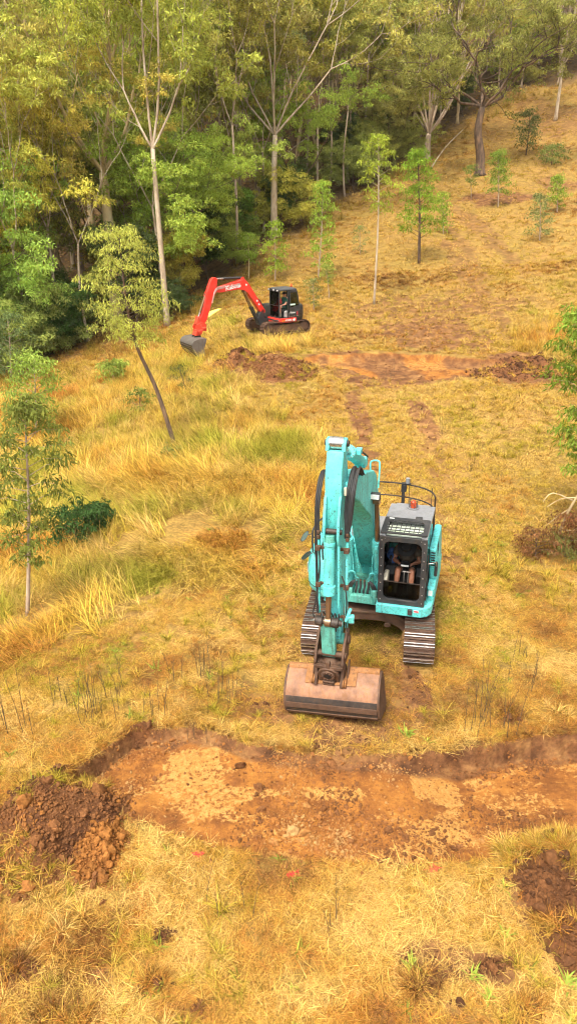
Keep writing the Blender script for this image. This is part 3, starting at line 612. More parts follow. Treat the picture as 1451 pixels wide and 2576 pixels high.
proto('many_stemmed_gum', 4, 20, .40, [(0, 0, 0), (.0, 0, 1.0), (.05, .0, 2.3)], [(0, 16, 8), (40, 22, 7.5), (170, 18, 8), (190, 32, 7.5), (350, 38, 7.5), (90, 10, 9), (270, 20, 8), (140, 44, 7), (20, 50, 6), (215, 8, 9)], bark_grey, .30, spread=20, levels=4, per=44, crad=.8, up=.10, wig=.05, side=1)
proto('old_gum', 5, 17, .46, [(0, 0, 0), (-.1, 0, 1.6), (-.55, 0, 3.6), (-.35, .1, 5.4)], [(0, 40, 5), (150, 52, 5.2), (85, 20, 6), (20, 68, 5.0), (250, 40, 4.5), (185, 78, 4)], bark_dark, .28, spread=36, levels=4, per=90, crad=.8, up=.05, wig=.34, side=2, thin=.6)
# --- forest kinds
proto('tall_gum', 11, 22, .20, [(0, 0, 0), (.1, 0, 3.5), (.0, .1, 7)], A3(20, 24, 6.2, 3), bark_grey, .30, spread=27, levels=4, per=95, crad=.9, up=.07, thin=.68)
proto('slim_gum', 12, 20, .14, [(0, 0, 0), (-.2, .1, 4.5), (.1, 0, 8.5)], A3(70, 24, 5.0, 3), bark_pale, .30, spread=26, levels=4, per=80, crad=.8, up=.08, side=1, thin=.75)
proto('pole_gum', 18, 22, .15, [(0, 0, 0), (-.3, .1, 5), (.15, 0, 11)], A3(50, 18, 5.2, 3), bark_grey, .32, spread=26, levels=4, per=70, crad=.85, up=.10, side=1)
proto('bushy_gum', 13, 16, .20, [(0, 0, 0), (.1, 0, 2), (.0, .1, 4.2)], A3(40, 32, 5.2, 4), bark_grey, .28, spread=34, levels=4, per=95, crad=.95, up=.05, thin=.72)
proto('round_gum', 14, 13, .17, [(0, 0, 0), (.2, 0, 1.6), (.3, .1, 3.2)], A3(110, 36, 4.4, 4), bark_dark, .26, spread=36, levels=4, per=95, crad=.85, up=.04)
proto('bent_gum', 15, 18, .20, [(0, 0, 0), (.5, 0, 3), (1.6, .2, 6.5)], [(0, 40, 5.5), (90, 25, 6), (300, 30, 5.5), (180, 45, 5)], bark_tan, .30, spread=32, levels=4, per=90, crad=.85, up=.08, thin=.62)
proto('understorey', 16, 6, .08, [(0, 0, 0), (.05, 0, .4), (.1, .1, 1.0)], A3(10, 34, 2.4, 4), bark_dark, .22, spread=36, levels=3, per=120, crad=.72, up=.03)
proto('understorey_wide', 17, 5, .07, [(0, 0, 0), (.05, 0, .2), (-.1, .1, .6)], A3(60, 48, 2.4, 5), bark_dark, .20, spread=40, levels=3, per=110, crad=.75, up=.02)
LIGHT = (.66, .66, .11); MID = (.50, .53, .10); DEEP = (.36, .41, .09); OLV = (.54, .49, .12); GREY = (.43, .47, .16); YELL = (.56, .50, .055); FRESH = (.30, .40, .07); DARK = (.12, .17, .05)
def jit(c, g, s=.16): return tuple(max(.01, v * g.uniform(1 - s, 1 + s)) for v in c)
def G0(px, py): p = GP(px, py); return (p.x, p.y, gz(p.x, p.y))
plant('white_gum', G0(421, 818), 'gum_tree', 'tall gum with a smooth white trunk at the forest edge, left of the red arm', sc=1.0, rz=R(0), tint=MID)
plant('tan_gum', G0(296, 812), 'gum_tree', 'big tan-barked gum with long limbs reaching left, behind the leaning yellow-green tree', sc=1.0, tint=LIGHT)
plant('vase_gum', G0(690, 596), 'gum_tree', 'tall pale gum forking into a wide vase above the red excavator', sc=1.0, tint=OLV)
plant('many_stemmed_gum', G0(1072, 400), 'gum_tree', 'fan-shaped gum with many straight grey stems, left of the dark gnarled tree', sc=1.05, tint=OLV)
plant('old_gum', G0(1206, 438), 'gum_tree', 'old gnarled gum with thick dark trunk on the open slope at upper right', sc=1.05, tint=(.36, .36, .09))
plant('vase_gum', G0(1396, 302), 'gum_tree', 'pale two-stemmed gum high on the slope at the right edge', sc=.72, rz=R(80), tint=OLV)
# --- forest behind the edge
def forest():
    g = np.random.default_rng(23); pts = []
    for (px, py) in ((421, 818), (296, 812), (690, 596), (1072, 400), (1206, 438), (1396, 302)): p = GP(px, py); pts.append((p.x, p.y))
    heroes = [(421, GP(421, 818).y, 75), (296, GP(296, 812).y, 62), (690, GP(690, 596).y, 70), (1072, GP(1072, 400).y, 60), (1206, GP(1206, 438).y, 60)]
    def ok(x, y, d): return all((x - a) ** 2 + (y - b) ** 2 > d * d for a, b in pts)
    n = 0
    zones = ((44, .6, 9, 2.4, 2500), (78, 8, 26, 3.2, 5000), (80, 24, 75, 5.0, 6000))
    names = {'pole_gum': 'pole-like gum', 'tall_gum': 'tall grey-barked gum', 'slim_gum': 'slender pale-stemmed gum', 'bushy_gum': 'broad bushy gum', 'round_gum': 'dark-stemmed round gum', 'bent_gum': 'leaning tan-stemmed gum', 'many_stemmed_gum': 'many-stemmed grey gum', 'vase_gum': 'wide-forking pale gum', 'tan_gum': 'big tan-limbed gum'}
    for zi, (cnt, d0, d1, md, tries) in enumerate(zones):
        c = 0
        for t in range(tries):
            if c >= cnt: break
            y = g.uniform(34, 175); w = .417 * (y * CP + 2) * 1.15 + 3; x = g.uniform(-w, w); e = y - float(edge_y(x))
            if not (d0 < e < d1) or not ok(x, y, md): continue
            if x > 14 and g.uniform() < .45: continue
            if any(y < hy + 1 and abs(725.5 + x / (y * CP + 3) * FPX - hp) < hw for hp, hy, hw in heroes): continue
            pts.append((x, y)); c += 1
            k = g.choice(['tall_gum', 'slim_gum', 'bushy_gum', 'round_gum', 'bent_gum'], p=[.14, .22, .30, .22, .12] if zi == 0 else [.28, .2, .26, .12, .14]) if zi < 2 else g.choice(['tall_gum', 'bushy_gum', 'vase_gum', 'tan_gum', 'bent_gum'])
            if zi < 2 and x > -5 and k in ('bushy_gum', 'round_gum') and g.uniform() < .7: k = g.choice(['pole_gum', 'slim_gum', 'pole_gum'])
            sc = g.uniform(.8, 1.15) * (1.0 if zi else .85); px = 725.5 + x / (y * CP + 3) * FPX
            left = px < 480; mid = 480 <= px < 900
            base = [MID, LIGHT, DEEP, OLV][g.choice(4, p=[.35, .30, .2, .15])] if left else ([DEEP, MID, OLV, GREY][g.choice(4, p=[.35, .35, .15, .15])] if mid else [OLV, MID, GREY, LIGHT][g.choice(4)])
            zone = ('left wood' if left else 'wood behind the red excavator' if mid else 'upper right wood'); row = ('front' if zi == 0 else 'inside' if zi == 1 else 'back')
            tl = {MID: 'mid-green', LIGHT: 'yellow-green', DEEP: 'dark green', OLV: 'olive', GREY: 'grey-green'}[base]
            lab = '%s %s, %s of the %s' % (tl, names[k], row, zone)
            plant(k, (x, y, gz(x, y)), 'gum_tree', lab, group='%s trees, %s of the %s' % (tl, row, zone), sc=sc, rz=g.uniform(0, 6.28), tint=jit(base, g), sz=sc * g.uniform(.9, 1.12)); n += 1; LAB.append((LAST[0], px))
    # shrubs under the edge
    c = 0
    for t in range(1500):
        if c >= 60: break
        y = g.uniform(33, 110); w = .417 * (y * CP + 2) * 1.1 + 2; x = g.uniform(-w, w); e = y - float(edge_y(x))
        if not (-.5 < e < 11) or (x > 6 and e < 1.5): continue
        if any(y < hy + 1 and abs(725.5 + x / (y * CP + 3) * FPX - hp) < hw * .8 for hp, hy, hw in heroes): continue
        c += 1; k = g.choice(['understorey', 'understorey_wide']); base = [DEEP, DARK, MID, FRESH][g.choice(4, p=[.4, .25, .25, .1])]; px = 725.5 + x / (y * CP + 3) * FPX
        tl = {DEEP: 'dark green', DARK: 'blackish green', MID: 'mid-green', FRESH: 'fresh green'}[base]; zone = 'left part' if px < 480 else 'middle part' if px < 900 else 'right part'
        lab = '%s %s shrub under the trees, %s of forest edge' % (tl, 'upright' if k == 'understorey' else 'spreading', zone)
        plant(k, (x, y, gz(x, y)), 'shrub', lab, 'shrub', '%s shrubs, %s of the forest edge' % (tl, zone), sc=g.uniform(.45, 1.0), rz=g.uniform(0, 6.28), tint=jit(base, g), parts=('stems', 'foliage')); LAB.append((LAST[0], px))
    by = {}
    for o, px in LAB: by.setdefault(o['label'], []).append((px, o))
    ORD = ['first', 'second', 'third', 'fourth', 'fifth', 'sixth', 'seventh', 'eighth', 'ninth', 'tenth', 'eleventh', 'twelfth']
    for lab, v in by.items():
        if len(v) > 1:
            for k, (px, o) in enumerate(sorted(v, key=lambda t: t[0])):
                if k < 12: o['label'] = lab + ', %s from left' % ORD[k]
    print('forest trees', n)
forest()
# ------------------------------------------------------------------ saplings, bushes, weeds
def gen_sapling(key, seed, H, r0, path, c0, width, wood, leaf_len, nb=26, per=26, crad=.32, droop=1.0, cone=.5, wr=.24, rise=.5, tipw=.25):
    """one stem with short leafy side branches from c0*H up"""
    rn = random.Random(seed); g = np.random.default_rng(seed); mb = MB(); pts = spline([Vector(p) for p in path], 6); m = len(pts)
    mb.tube(pts, [r0 * (1 - .85 * i / (m - 1)) + .004 for i in range(m)], 7); C = []; rad = []
    for k in range(nb):
        t = c0 + (1 - c0) * ((k + rn.random()) / nb); f = t * (m - 1); i = min(int(f), m - 2); p = pts[i].lerp(pts[i + 1], f - i)
        u = (t - c0) / (1 - c0); wd = width * .5 * (tipw + (1 - tipw) * (1 - u) ** cone if cone > 0 else math.sin(math.pi * min(.96, .12 + .8 * u)) ** .7) * rn.uniform(.55, 1.15); a = k * 2.4 + rn.uniform(-.5, .5)
        e = p + Vector((math.cos(a) * wd, math.sin(a) * wd, wd * rise * rn.uniform(.4, 1.3))); mid = p.lerp(e, .5) + Vector((0, 0, wd * .12))
        mb.tube([p, mid, e], [r0 * .28 * (1 - .6 * t) + .003, .006, .003], 4, cap=False)
        for q, s in ((e, 1.), (mid.lerp(e, .4), .85)): C.append(list(q)); rad.append(crad * s * rn.uniform(.7, 1.25))
    C.append(list(pts[-1])); rad.append(crad * .8)
    V, F, cv = leaves(np.array(C), np.array(rad), per, leaf_len, g, droop, .9, wr)
    TREES[key] = (wood_mesh(mb, wood, key + '_stem'), np_mesh(key + '_leaves', V, [F], leafm, {'bl': cv}))
def sap(base, top, key_args, label, tint, name='sapling', cat='sapling', bend=(), **k):
    """base, top: frame pixels of the foot and the tip of the stem; widths in metres"""
    b = GP(*base); b.z = gz(b.x, b.y); t = PT(top[0], top[1], b.y + k.pop('dy', 0.0)); path = [(0, 0, 0)]
    for (fx, fy) in bend: q = PT(fx, fy, b.y); path.append(tuple(q - b))
    path.append(tuple(t - b)); H = (t - b).z
    if len(path) == 2: path.insert(1, tuple((t - b) * .5 + Vector((H * .012, 0, 0))))
    key = 'sap_%d_%d' % base; gen_sapling(key, base[0] * 7 + base[1], H, path=path, **key_args)
    return plant(key, b, name, label, cat, tint=tint, parts=('stem', 'leaves'), sink=.03)
S = dict
sap((70, 1548), (62, 1010), S(r0=.05, c0=.30, width=1.5, wood=bark_grey, leaf_len=.135, nb=46, per=50, crad=.25, cone=-1, rise=.25), 'slim green sapling with drooping leaves at the left edge of the long grass', (.25, .28, .06))
sap((92, 1100), (85, 905), S(r0=.05, c0=.25, width=2.2, wood=bark_grey, leaf_len=.17, nb=34, per=40, crad=.40, cone=-1, rise=.3), 'fresh green bushy sapling at the left edge, above the slim drooping one', (.36, .48, .09))
sap((30, 960), (20, 800), S(r0=.06, c0=.1, width=2.6, wood=bark_grey, leaf_len=.2, nb=30, per=34, crad=.5, cone=-1, rise=.3), 'grey-green bushy sapling at the left frame edge by the forest', (.20, .27, .10))
sap((443, 1128), (300, 585), S(r0=.085, c0=.50, width=2.7, wood=bark_dark, leaf_len=.125, nb=76, per=56, crad=.34, cone=-1, rise=.25, droop=1.2, wr=.2), 'leaning young tree with bare dark stem and yellow-green crown, left of the red bucket', (.56, .58, .12), 'young_tree', 'tree', bend=((395, 980), (345, 870), (318, 760)))
sap((940, 766), (952, 345), S(r0=.075, c0=.56, width=2.3, wood=bark_pale, leaf_len=.19, nb=30, per=30, crad=.38, cone=-1, rise=.3), 'tall thin sapling with a long bare white stem on the open slope', (.40, .48, .06))
sap((1053, 662), (1050, 385), S(r0=.11, c0=.26, width=3.3, wood=bark_dark, leaf_len=.19, nb=64, per=44, crad=.42, cone=.75, rise=.35), 'dense cone-shaped green young tree on the open slope', (.28, .42, .045), 'young_tree', 'tree')
sap((800, 700), (812, 462), S(r0=.06, c0=.12, width=2.1, wood=bark_grey, leaf_len=.19, nb=42, per=34, crad=.36, cone=.6, rise=.4), 'pale green cone-shaped sapling right of the red cab, by the forest edge', (.36, .50, .07))
sap((692, 706), (690, 562), S(r0=.05, c0=.10, width=1.6, wood=bark_grey, leaf_len=.18, nb=26, per=34, crad=.32, cone=.6), 'bright green bushy sapling just above the red cab', (.38, .52, .06))
sap((626, 702), (624, 592), S(r0=.05, c0=.35, width=1.4, wood=bark_tan, leaf_len=.18, nb=22, per=30, crad=.32, cone=-1), 'small green sapling with tan stem above the red boom', (.30, .42, .06))
sap((828, 750), (820, 668), S(r0=.03, c0=.45, width=.9, wood=bark_grey, leaf_len=.13, nb=16, per=30, crad=.22, cone=-1), 'tiny round-headed sapling right of the red cab', (.38, .44, .09))
sap((789, 780), (786, 705), S(r0=.03, c0=.15, width=1.1, wood=bark_grey, leaf_len=.13, nb=20, per=22, crad=.22, cone=-1), 'small sparse olive sapling touching the red cab on its right', (.28, .30, .09))
sap((1252, 522), (1252, 385), S(r0=.06, c0=.22, width=2.2, wood=bark_grey, leaf_len=.2, nb=36, per=36, crad=.40, cone=.7), 'green sapling right of the old dark-trunked gum', (.27, .38, .06))
sap((1184, 500), (1182, 420), S(r0=.03, c0=.4, width=1.3, wood=bark_grey, leaf_len=.18, nb=14, per=26, crad=.28, cone=-1), 'small sapling at the foot of the old dark-trunked gum', (.24, .30, .07))
sap((1322, 390), (1332, 288), S(r0=.06, c0=.15, width=2.6, wood=bark_dark, leaf_len=.22, nb=34, per=36, crad=.48, cone=-1), 'dark olive leaning sapling high on the right slope', (.17, .21, .07))
sap((1386, 416), (1388, 368), S(r0=.04, c0=.1, width=2.6, wood=bark_dark, leaf_len=.2, nb=22, per=34, crad=.42, cone=-1, rise=.1), 'low spreading green bush high on the right slope', (.22, .28, .07), 'bush', 'bush')
sap((1400, 535), (1400, 446), S(r0=.04, c0=.18, width=1.5, wood=bark_grey, leaf_len=.18, nb=26, per=32, crad=.32, cone=.5), 'upright green sapling near the right edge of the slope', (.32, .44, .06))
sap((1356, 606), (1358, 494), S(r0=.045, c0=.10, width=2.2, wood=bark_grey, leaf_len=.16, nb=36, per=26, crad=.34, cone=.7), 'grey-green conical sapling on the pale grass at the right', (.25, .30, .10))
sap((1114, 590), (1112, 490), S(r0=.035, c0=.25, width=1.2, wood=bark_grey, leaf_len=.17, nb=22, per=28, crad=.28, cone=-1), 'slight sapling beside the dense cone-shaped young tree', (.32, .44, .06))
sap((1500, 1345), (1468, 790), S(r0=.06, c0=.28, width=2.0, wood=bark_grey, leaf_len=.15, nb=60, per=56, crad=.30, cone=-1, rise=.2), 'green sapling reaching in from the right edge of the frame', (.26, .36, .05))
sap((285, 965), (283, 915), S(r0=.02, c0=.05, width=1.4, wood=bark_grey, leaf_len=.2, nb=22, per=26, crad=.26, cone=-1, rise=.5), 'small bright green shrub in the long grass below the forest edge', (.34, .42, .08), 'bush', 'bush')
sap((905, 640), (905, 570), S(r0=.02, c0=.1, width=1.3, wood=bark_grey, leaf_len=.16, nb=14, per=14, crad=.25, cone=-1), 'thin see-through shrub left of the white-stemmed sapling', (.30, .34, .12), 'bush', 'bush')
sap((470, 985), (450, 925), S(r0=.02, c0=.1, width=1.2, wood=bark_dark, leaf_len=.13, nb=14, per=12, crad=.22, cone=-1), 'sparse dark shrub in long grass below the red bucket', (.16, .17, .05), 'bush', 'bush')
sap((350, 1040), (352, 985), S(r0=.02, c0=.1, width=1.3, wood=bark_dark, leaf_len=.13, nb=16, per=18, crad=.22, cone=-1), 'small green shrub left of the leaning dark stem', (.22, .28, .06), 'bush', 'bush')
sap((425, 1160), (420, 1130), S(r0=.015, c0=.1, width=.8, wood=bark_dark, leaf_len=.10, nb=12, per=16, crad=.15, cone=-1), 'tiny green shrub at the foot of the leaning dark stem', (.30, .36, .09), 'bush', 'bush')
sap((185, 1372), (195, 1290), S(r0=.04, c0=.05, width=1.45, wood=bark_dark, leaf_len=.15, nb=34, per=34, crad=.22, cone=-1, rise=.45), 'dark green dense bush lying in the long grass at left', (.075, .14, .04), 'bush', 'bush')
sap((245, 1335), (250, 1275), S(r0=.03, c0=.05, width=.8, wood=bark_dark, leaf_len=.13, nb=26, per=46, crad=.2, cone=-1, rise=.3), 'dark green leafy bough beside the dense dark bush', (.075, .14, .04), 'bush', 'bush')
# cut branch lying across the dark bush
mb = MB(); b0 = GP(255, 1345); 
q = [PT(250, 1338, b0.y), PT(232, 1318, b0.y + .1), PT(205, 1298, b0.y + .15)]; mb.tube(spline(q, 4), [.035] * 2 + [.03] * 4 + [.016] * 3, 7)
mb.tube([q[1], PT(243, 1305, b0.y), PT(245, 1285, b0.y)], [.02, .016, .01], 6); mb.tube([q[1], PT(200, 1330, b0.y), PT(180, 1327, b0.y)], [.018, .014, .008], 6)
tag(mb.build('cut_branch', bark_mat('pink_bark', (.40, .18, .10), (.55, .30, .19), (.60, .40, .28))), 'pinkish cut branch lying on the dark green bush', 'branch')
# fallen bare branches at the right edge with dead red-brown leaves below
def branch(name, pts, r, label, mat, twigs=()):
    mb = MB(); mb.tube(spline(pts, 4), [r * (1 - .7 * i / (4 * (len(pts) - 1))) for i in range(4 * (len(pts) - 1) + 1)], 7)
    for t in twigs: mb.tube(spline(t, 3), [r * .4 * (1 - .7 * i / (3 * (len(t) - 1))) for i in range(3 * (len(t) - 1) + 1)], 5)
    return tag(mb.build(name, mat), label, 'branch')
f0 = GP(1393, 1372); Y = f0.y
branch('fallen_branch', [f0 + Vector((0, 0, -.05)), PT(1410, 1330, Y), PT(1432, 1280, Y - .2), PT(1470, 1220, Y - .4), PT(1520, 1150, Y - .5)], .05, 'pale bare fallen branch leaning in from the right edge', bark_tan,
       [[PT(1432, 1280, Y - .2), PT(1400, 1300, Y), PT(1370, 1325, Y + .1)], [PT(1450, 1252, Y - .3), PT(1410, 1255, Y - .1), PT(1375, 1275, Y)], [PT(1445, 1262, Y - .2), PT(1390, 1240, Y), PT(1365, 1262, Y)], [PT(1410, 1330, Y), PT(1440, 1335, Y - .3), PT(1470, 1310, Y - .4)]])
sap((1345, 1400), (1350, 1340), S(r0=.02, c0=.02, width=1.2, wood=bark_dark, leaf_len=.10, nb=30, per=26, crad=.17, cone=-1, rise=.15), 'low bush of dead rusty brown leaves by the fallen branch', (.30, .15, .06), 'dead_bush', 'bush')
sap((1455, 1385), (1450, 1300), S(r0=.02, c0=.02, width=1.4, wood=bark_dark, leaf_len=.11, nb=34, per=30, crad=.2, cone=-1, rise=.2), 'heap of dead dark-brown leaves at the right edge', (.26, .12, .05), 'dead_bush', 'bush')
sap((1420, 1400), (1415, 1350), S(r0=.02, c0=.02, width=1.1, wood=bark_dark, leaf_len=.09, nb=24, per=24, crad=.17, cone=-1, rise=.2), 'low olive-green scrub under the fallen branch at right', (.26, .26, .07), 'scrub', 'bush')
# dead pale fallen limbs inside the wood
for (pts, r, lab) in (([(690, 420), (740, 370), (790, 335)], .10, 'bare pale limb rising right from the vase-shaped gum'), ([(1085, 420), (1120, 370), (1165, 325)], .09, 'dead grey limb leaning against the old dark gum')):
    b = GP(*pts[0]); k = float(edge_y(b.x)) if lab.startswith('pale dead') else b.y; branch('dead_limb', [PT(px, py, k - .4 + .3 * i) for i, (px, py) in enumerate(pts)], r, lab, bark_pale)
# weed stalks: bunches of thin dark stems
def stalks(px, py, hpx, n, label, sp=.22, g=random.Random(5)):
    b = GR(px, py); H = hpx / PPM(b) * 1.15; mb = MB()
    for k in range(n):
        x = b.x + g.gauss(0, sp); y = b.y + g.gauss(0, sp * .8); z = gz(x, y) - .02; h = H * g.uniform(.45, 1.05); lx = g.gauss(0, .10) * h; ly = g.gauss(0, .10) * h; top = Vector((x + lx, y + ly, z + h))
        mid = Vector((x + lx * .35, y + ly * .35, z + h * .5)); mb.tube([(x, y, z), mid, top], [.0055, .0045, .0022], 4)
        for q in range(g.randint(2, 5)):
            t = g.uniform(.35, .95); p = Vector((x, y, z)).lerp(top, t); a = g.uniform(0, 6.28); L = h * g.uniform(.06, .16); mb.tube([p, p + Vector((math.cos(a) * L * .5, math.sin(a) * L * .5, L))], [.003, .0015], 3)
    return tag(mb.build('weed_stalks', MATS.get('weed_stem') or plain('weed_stem', (.085, .055, .025), .8)), label, 'weeds')
for px, py, h, n, lab in ((490, 1695, 120, 12, 'bunch of dark weed stalks in the turf left of the teal bucket'), (570, 1765, 130, 11, 'dark weed stalks nearest the left corner of the teal bucket'), (240, 1800, 130, 14, 'largest bunch of weed stalks on the turf above the pit\'s left end'), (395, 1790, 100, 7, 'thin weed stalks above the pit edge between two bunches'), (35, 1850, 170, 8, 'tall weed stalks at the left frame edge above the spoil heap'), (180, 1770, 90, 6, 'short weed stalks left of the largest bunch'), (1225, 1835, 170, 13, 'tall dark weed stalks on the turf right of the right track'), (1325, 1730, 90, 4, 'few thin weed stalks near the right edge, above the pit'), (500, 1840, 60, 5, 'low reddish weed stalks on the lip of the pit'), (985, 955, 50, 6, 'fine weed stalks by the far trench'), (1110, 1090, 60, 5, 'fine weed stalks beside the far wheel ruts'), (300, 1740, 110, 7, 'sparse weed stalks on the middle of the left turf'), (820, 2320, 130, 4, 'slanting dry stalks in the foreground below the pit'), (600, 2290, 110, 4, 'bent dry stalks in the left foreground straw'), (1300, 1650, 70, 4, 'short weed stalks right of the teal excavator'), (1180, 1185, 60, 5, 'fine weed stalks behind the teal cab')):
    stalks(px, py, h, n, lab, .12 if h < 80 else .2)
# bright leafy weeds in the foreground
for (px, py, s, lab) in ((1035, 2440, 1.0, 'light green leafy weed beside the dark clods in the foreground'), (1190, 2455, .9, 'upright light green weed left of the foreground hollow'), (1230, 2515, .8, 'pale green weed low in the right foreground'), (1430, 2480, 1.2, 'light green weed at the right foreground edge'), (1020, 1850, 1.3, 'bright green tuft on the pit lip below the teal machine'), (205, 1985, 1.3, 'yellow-green grass sod on the left pit corner'), (1270, 2360, .8, 'single light green weed below the right heap')):
    b = GR(px, py); o = bpy.data.objects.new('leafy_weed', K_WEED[int(px) % len(K_WEED)]); COL.objects.link(o); o.location = b; o.scale = (s, s, s * 1.15); o.rotation_euler.z = px; o.color = (.34, .44, .07, 1); tag(o, lab, 'weed')
# ------------------------------------------------------------------ spoil heaps, clods, paint marks
def clod_mat(name, inst=True):
    m, n, l, b = nmat(name); co = n.new('ShaderNodeTexCoord').outputs['Object']
    t = n.new('ShaderNodeAttribute'); t.attribute_type = 'INSTANCER'; t.attribute_name = 'tint'
    no = noise(n, l, 5, 4, .7, co); r = ramp(n, [(.3, (.6, .6, .6)), (.7, (1.25, 1.25, 1.25))]); l.new(no.outputs[0], r.inputs[0]); l.new(mixc(n, l, t.outputs['Color'], r.outputs[0], 1.0, 'MULTIPLY'), b.inputs['Base Color']); b.inputs['Roughness'].default_value = .95; b.inputs['Specular IOR Level'].default_value = .1
    return m
cm = clod_mat('soil_clods')
def clod_mesh(seed):
    bm = bmesh.new(); bmesh.ops.create_icosphere(bm, subdivisions=2, radius=.5); g = random.Random(seed); o = Vector((g.uniform(0, 9), g.uniform(0, 9), g.uniform(0, 9)))
    from mathutils import noise as mn
    for v in bm.verts:
        k = .75 + .55 * mn.noise(v.co * 2.1 + o) + .25 * mn.noise(v.co * 5 + o); v.co = Vector((v.co.x * k, v.co.y * k, v.co.z * k * .72))
    me = bpy.data.meshes.new('clod'); bm.to_mesh(me); bm.free(); me.materials.append(cm); return me
CL = [clod_mesh(k) for k in range(7)]
DKS = np.array([.085, .038, .018]); BRS = np.array([.20, .085, .032]); ORS = np.array([.38, .155, .04]); TNS = np.array([.50, .29, .11])
def mixs(t, cols):
    t = np.clip(t, 0, .999) * (len(cols) - 1); i = t.astype(int); w = (t - i)[:, None]; C = np.array(cols); return C[i] * (1 - w) + C[np.minimum(i + 1, len(cols) - 1)] * w
heap_mat_ = None
def heap_mat(name, cols):
    m, n, l, b = nmat(name); co = n.new('ShaderNodeTexCoord').outputs['Object']; t = noise(n, l, 2.5, 6, .7, co); f = noise(n, l, 22, 5, .75, co)
    r = ramp(n, [(.3, cols[0]), (.5, cols[1]), (.7, cols[2])]); l.new(t.outputs[0], r.inputs[0]); fr = ramp(n, [(.3, (.45, .45, .45)), (.65, (1.25, 1.25, 1.25))]); l.new(f.outputs[0], fr.inputs[0]); l.new(mixc(n, l, r.outputs[0], fr.outputs[0], .8, 'MULTIPLY'), b.inputs['Base Color'])
    b.inputs['Roughness'].default_value = .95; b.inputs['Specular IOR Level'].default_value = .1; bp = n.new('ShaderNodeBump'); bp.inputs['Strength'].default_value = .9; bp.inputs['Distance'].default_value = .06; l.new(f.outputs[0], bp.inputs['Height']); l.new(bp.outputs[0], b.inputs['Normal'])
    return m
hm_brown = heap_mat('heap_soil_brown', ((.085, .036, .018), (.19, .08, .032), (.30, .13, .05))); hm_dark = heap_mat('heap_soil_dark', ((.045, .02, .012), (.11, .045, .022), (.19, .08, .035)))
def heap(px, py, rx, ry, h, label, mat, seed, tints, nclod, cs, grass=0, gt=None):
    """an uneven mound: footprint rx, ry in frame pixels, h in metres; loose clods on it"""
    c = GP(px, py); t = GP(px, py - ry); ax = rx / PPM(c); ay = max(t.y - c.y, ax * .45); N = 70
    U, W = np.meshgrid(np.linspace(-1.3, 1.3, N), np.linspace(-1.3, 1.3, N)); X = c.x + U * ax; Y = c.y + W * ay
    def hz(X, Y):
        U = (X - c.x) / ax; W = (Y - c.y) / ay; q = np.sqrt(U * U + W * W) + (fbm(X, Y, 1.6 / max(ax, .5), 4, seed) - .5) * .9
        b = h * (1 - sstep(.1, 1.12, q)); return b * (.65 + .7 * fbm(X, Y, 2.2, 4, seed + 3)) + (fbm(X, Y, 7, 3, seed + 5) - .5) * .12 * h ** .5 * sstep(.0, .15, b)
    H = hz(X, Y); Z = ground_z(X, Y) + H - .02; idx = np.arange(N * N).reshape(N, N); Q = np.stack([idx[:-1, :-1], idx[:-1, 1:], idx[1:, 1:], idx[1:, :-1]], -1).reshape(-1, 4)
    keep = H.ravel()[Q].max(1) > .025; Q = Q[keep]; used, inv = np.unique(Q, return_inverse=True)
    V = np.stack([X.ravel(), Y.ravel(), Z.ravel()], -1)[used]; me = np_mesh('spoil_heap', V, [inv.reshape(-1, 4)], mat, smooth=True); o = bpy.data.objects.new('spoil_heap', me); COL.objects.link(o); tag(o, label, 'soil heap')
    g = np.random.default_rng(seed); u = g.uniform(-1.15, 1.15, nclod); w = g.uniform(-1.15, 1.15, nclod); x = c.x + u * ax; y = c.y + w * ay; hh = hz(x, y); m = (hh > .02) | (g.uniform(0, 1, nclod) < .12); x, y, hh = x[m], y[m], hh[m]
    s = cs * np.exp(g.normal(0, .75, len(x))); p = np.stack([x, y, ground_z(x, y) + np.maximum(hh, 0) + s * .1], -1)
    cl = scatter('loose_clods', p, g.uniform(0, 6.28, (len(x), 3)), np.stack([s, s, s], -1), g.integers(0, len(CL), len(x)), mixs(fbm(x, y, 1.1, 3, seed + 9) * 1.6 - .3 + g.normal(0, .15, len(x)), tints), CL); cl.parent = o; tag(cl, kind='stuff')
    if grass:
        x = c.x + g.uniform(-1, 1, grass) * ax; y = c.y + g.uniform(-1, 1, grass) * ay; hh = hz(x, y); m = fbm(x, y, 1.5, 3, seed + 11) > .5; x, y, hh = x[m], y[m], hh[m]; n = len(x); i0, cc = KI['clump']
        gr = scatter('torn_grass_sods', np.stack([x, y, ground_z(x, y) + hh - .02], -1), np.stack([g.normal(0, .5, n), g.normal(0, .5, n), g.uniform(0, 6.28, n)], -1), np.repeat(g.uniform(.5, .9, n)[:, None], 3, 1), i0 + g.integers(0, cc, n), np.array(gt)[g.integers(0, len(gt), n)], KINDS); gr.parent = o; tag(gr, kind='stuff')
    return o
heap(120, 2080, 190, 135, .42, 'heap of brown and orange clods at the left end of the pit', hm_brown, 201, [DKS, BRS, BRS, ORS * .8], 7000, .021, 200, [STRAW, OLIVE])
heap(250, 2140, 75, 80, .24, 'pile of bright orange clay clods beside the left spoil heap', heap_mat('heap_clay_orange', ((.15, .052, .015), (.26, .095, .026), (.33, .14, .042))), 207, [BRS, ORS * .6, ORS * .8, ORS], 3600, .019)
heap(1405, 2215, 120, 105, .50, 'dark spoil heap with torn grass sods at the right end of the pit', hm_brown, 203, [DKS, BRS * .8, BRS], 2200, .028, 1500, [STRAW, PALE, OLIVE, ORANGE])
heap(1440, 2380, 90, 70, .25, 'low dark soil bank below the right spoil heap', hm_brown, 213, [DKS, BRS], 900, .026, 160, [STRAW, ORANGE])
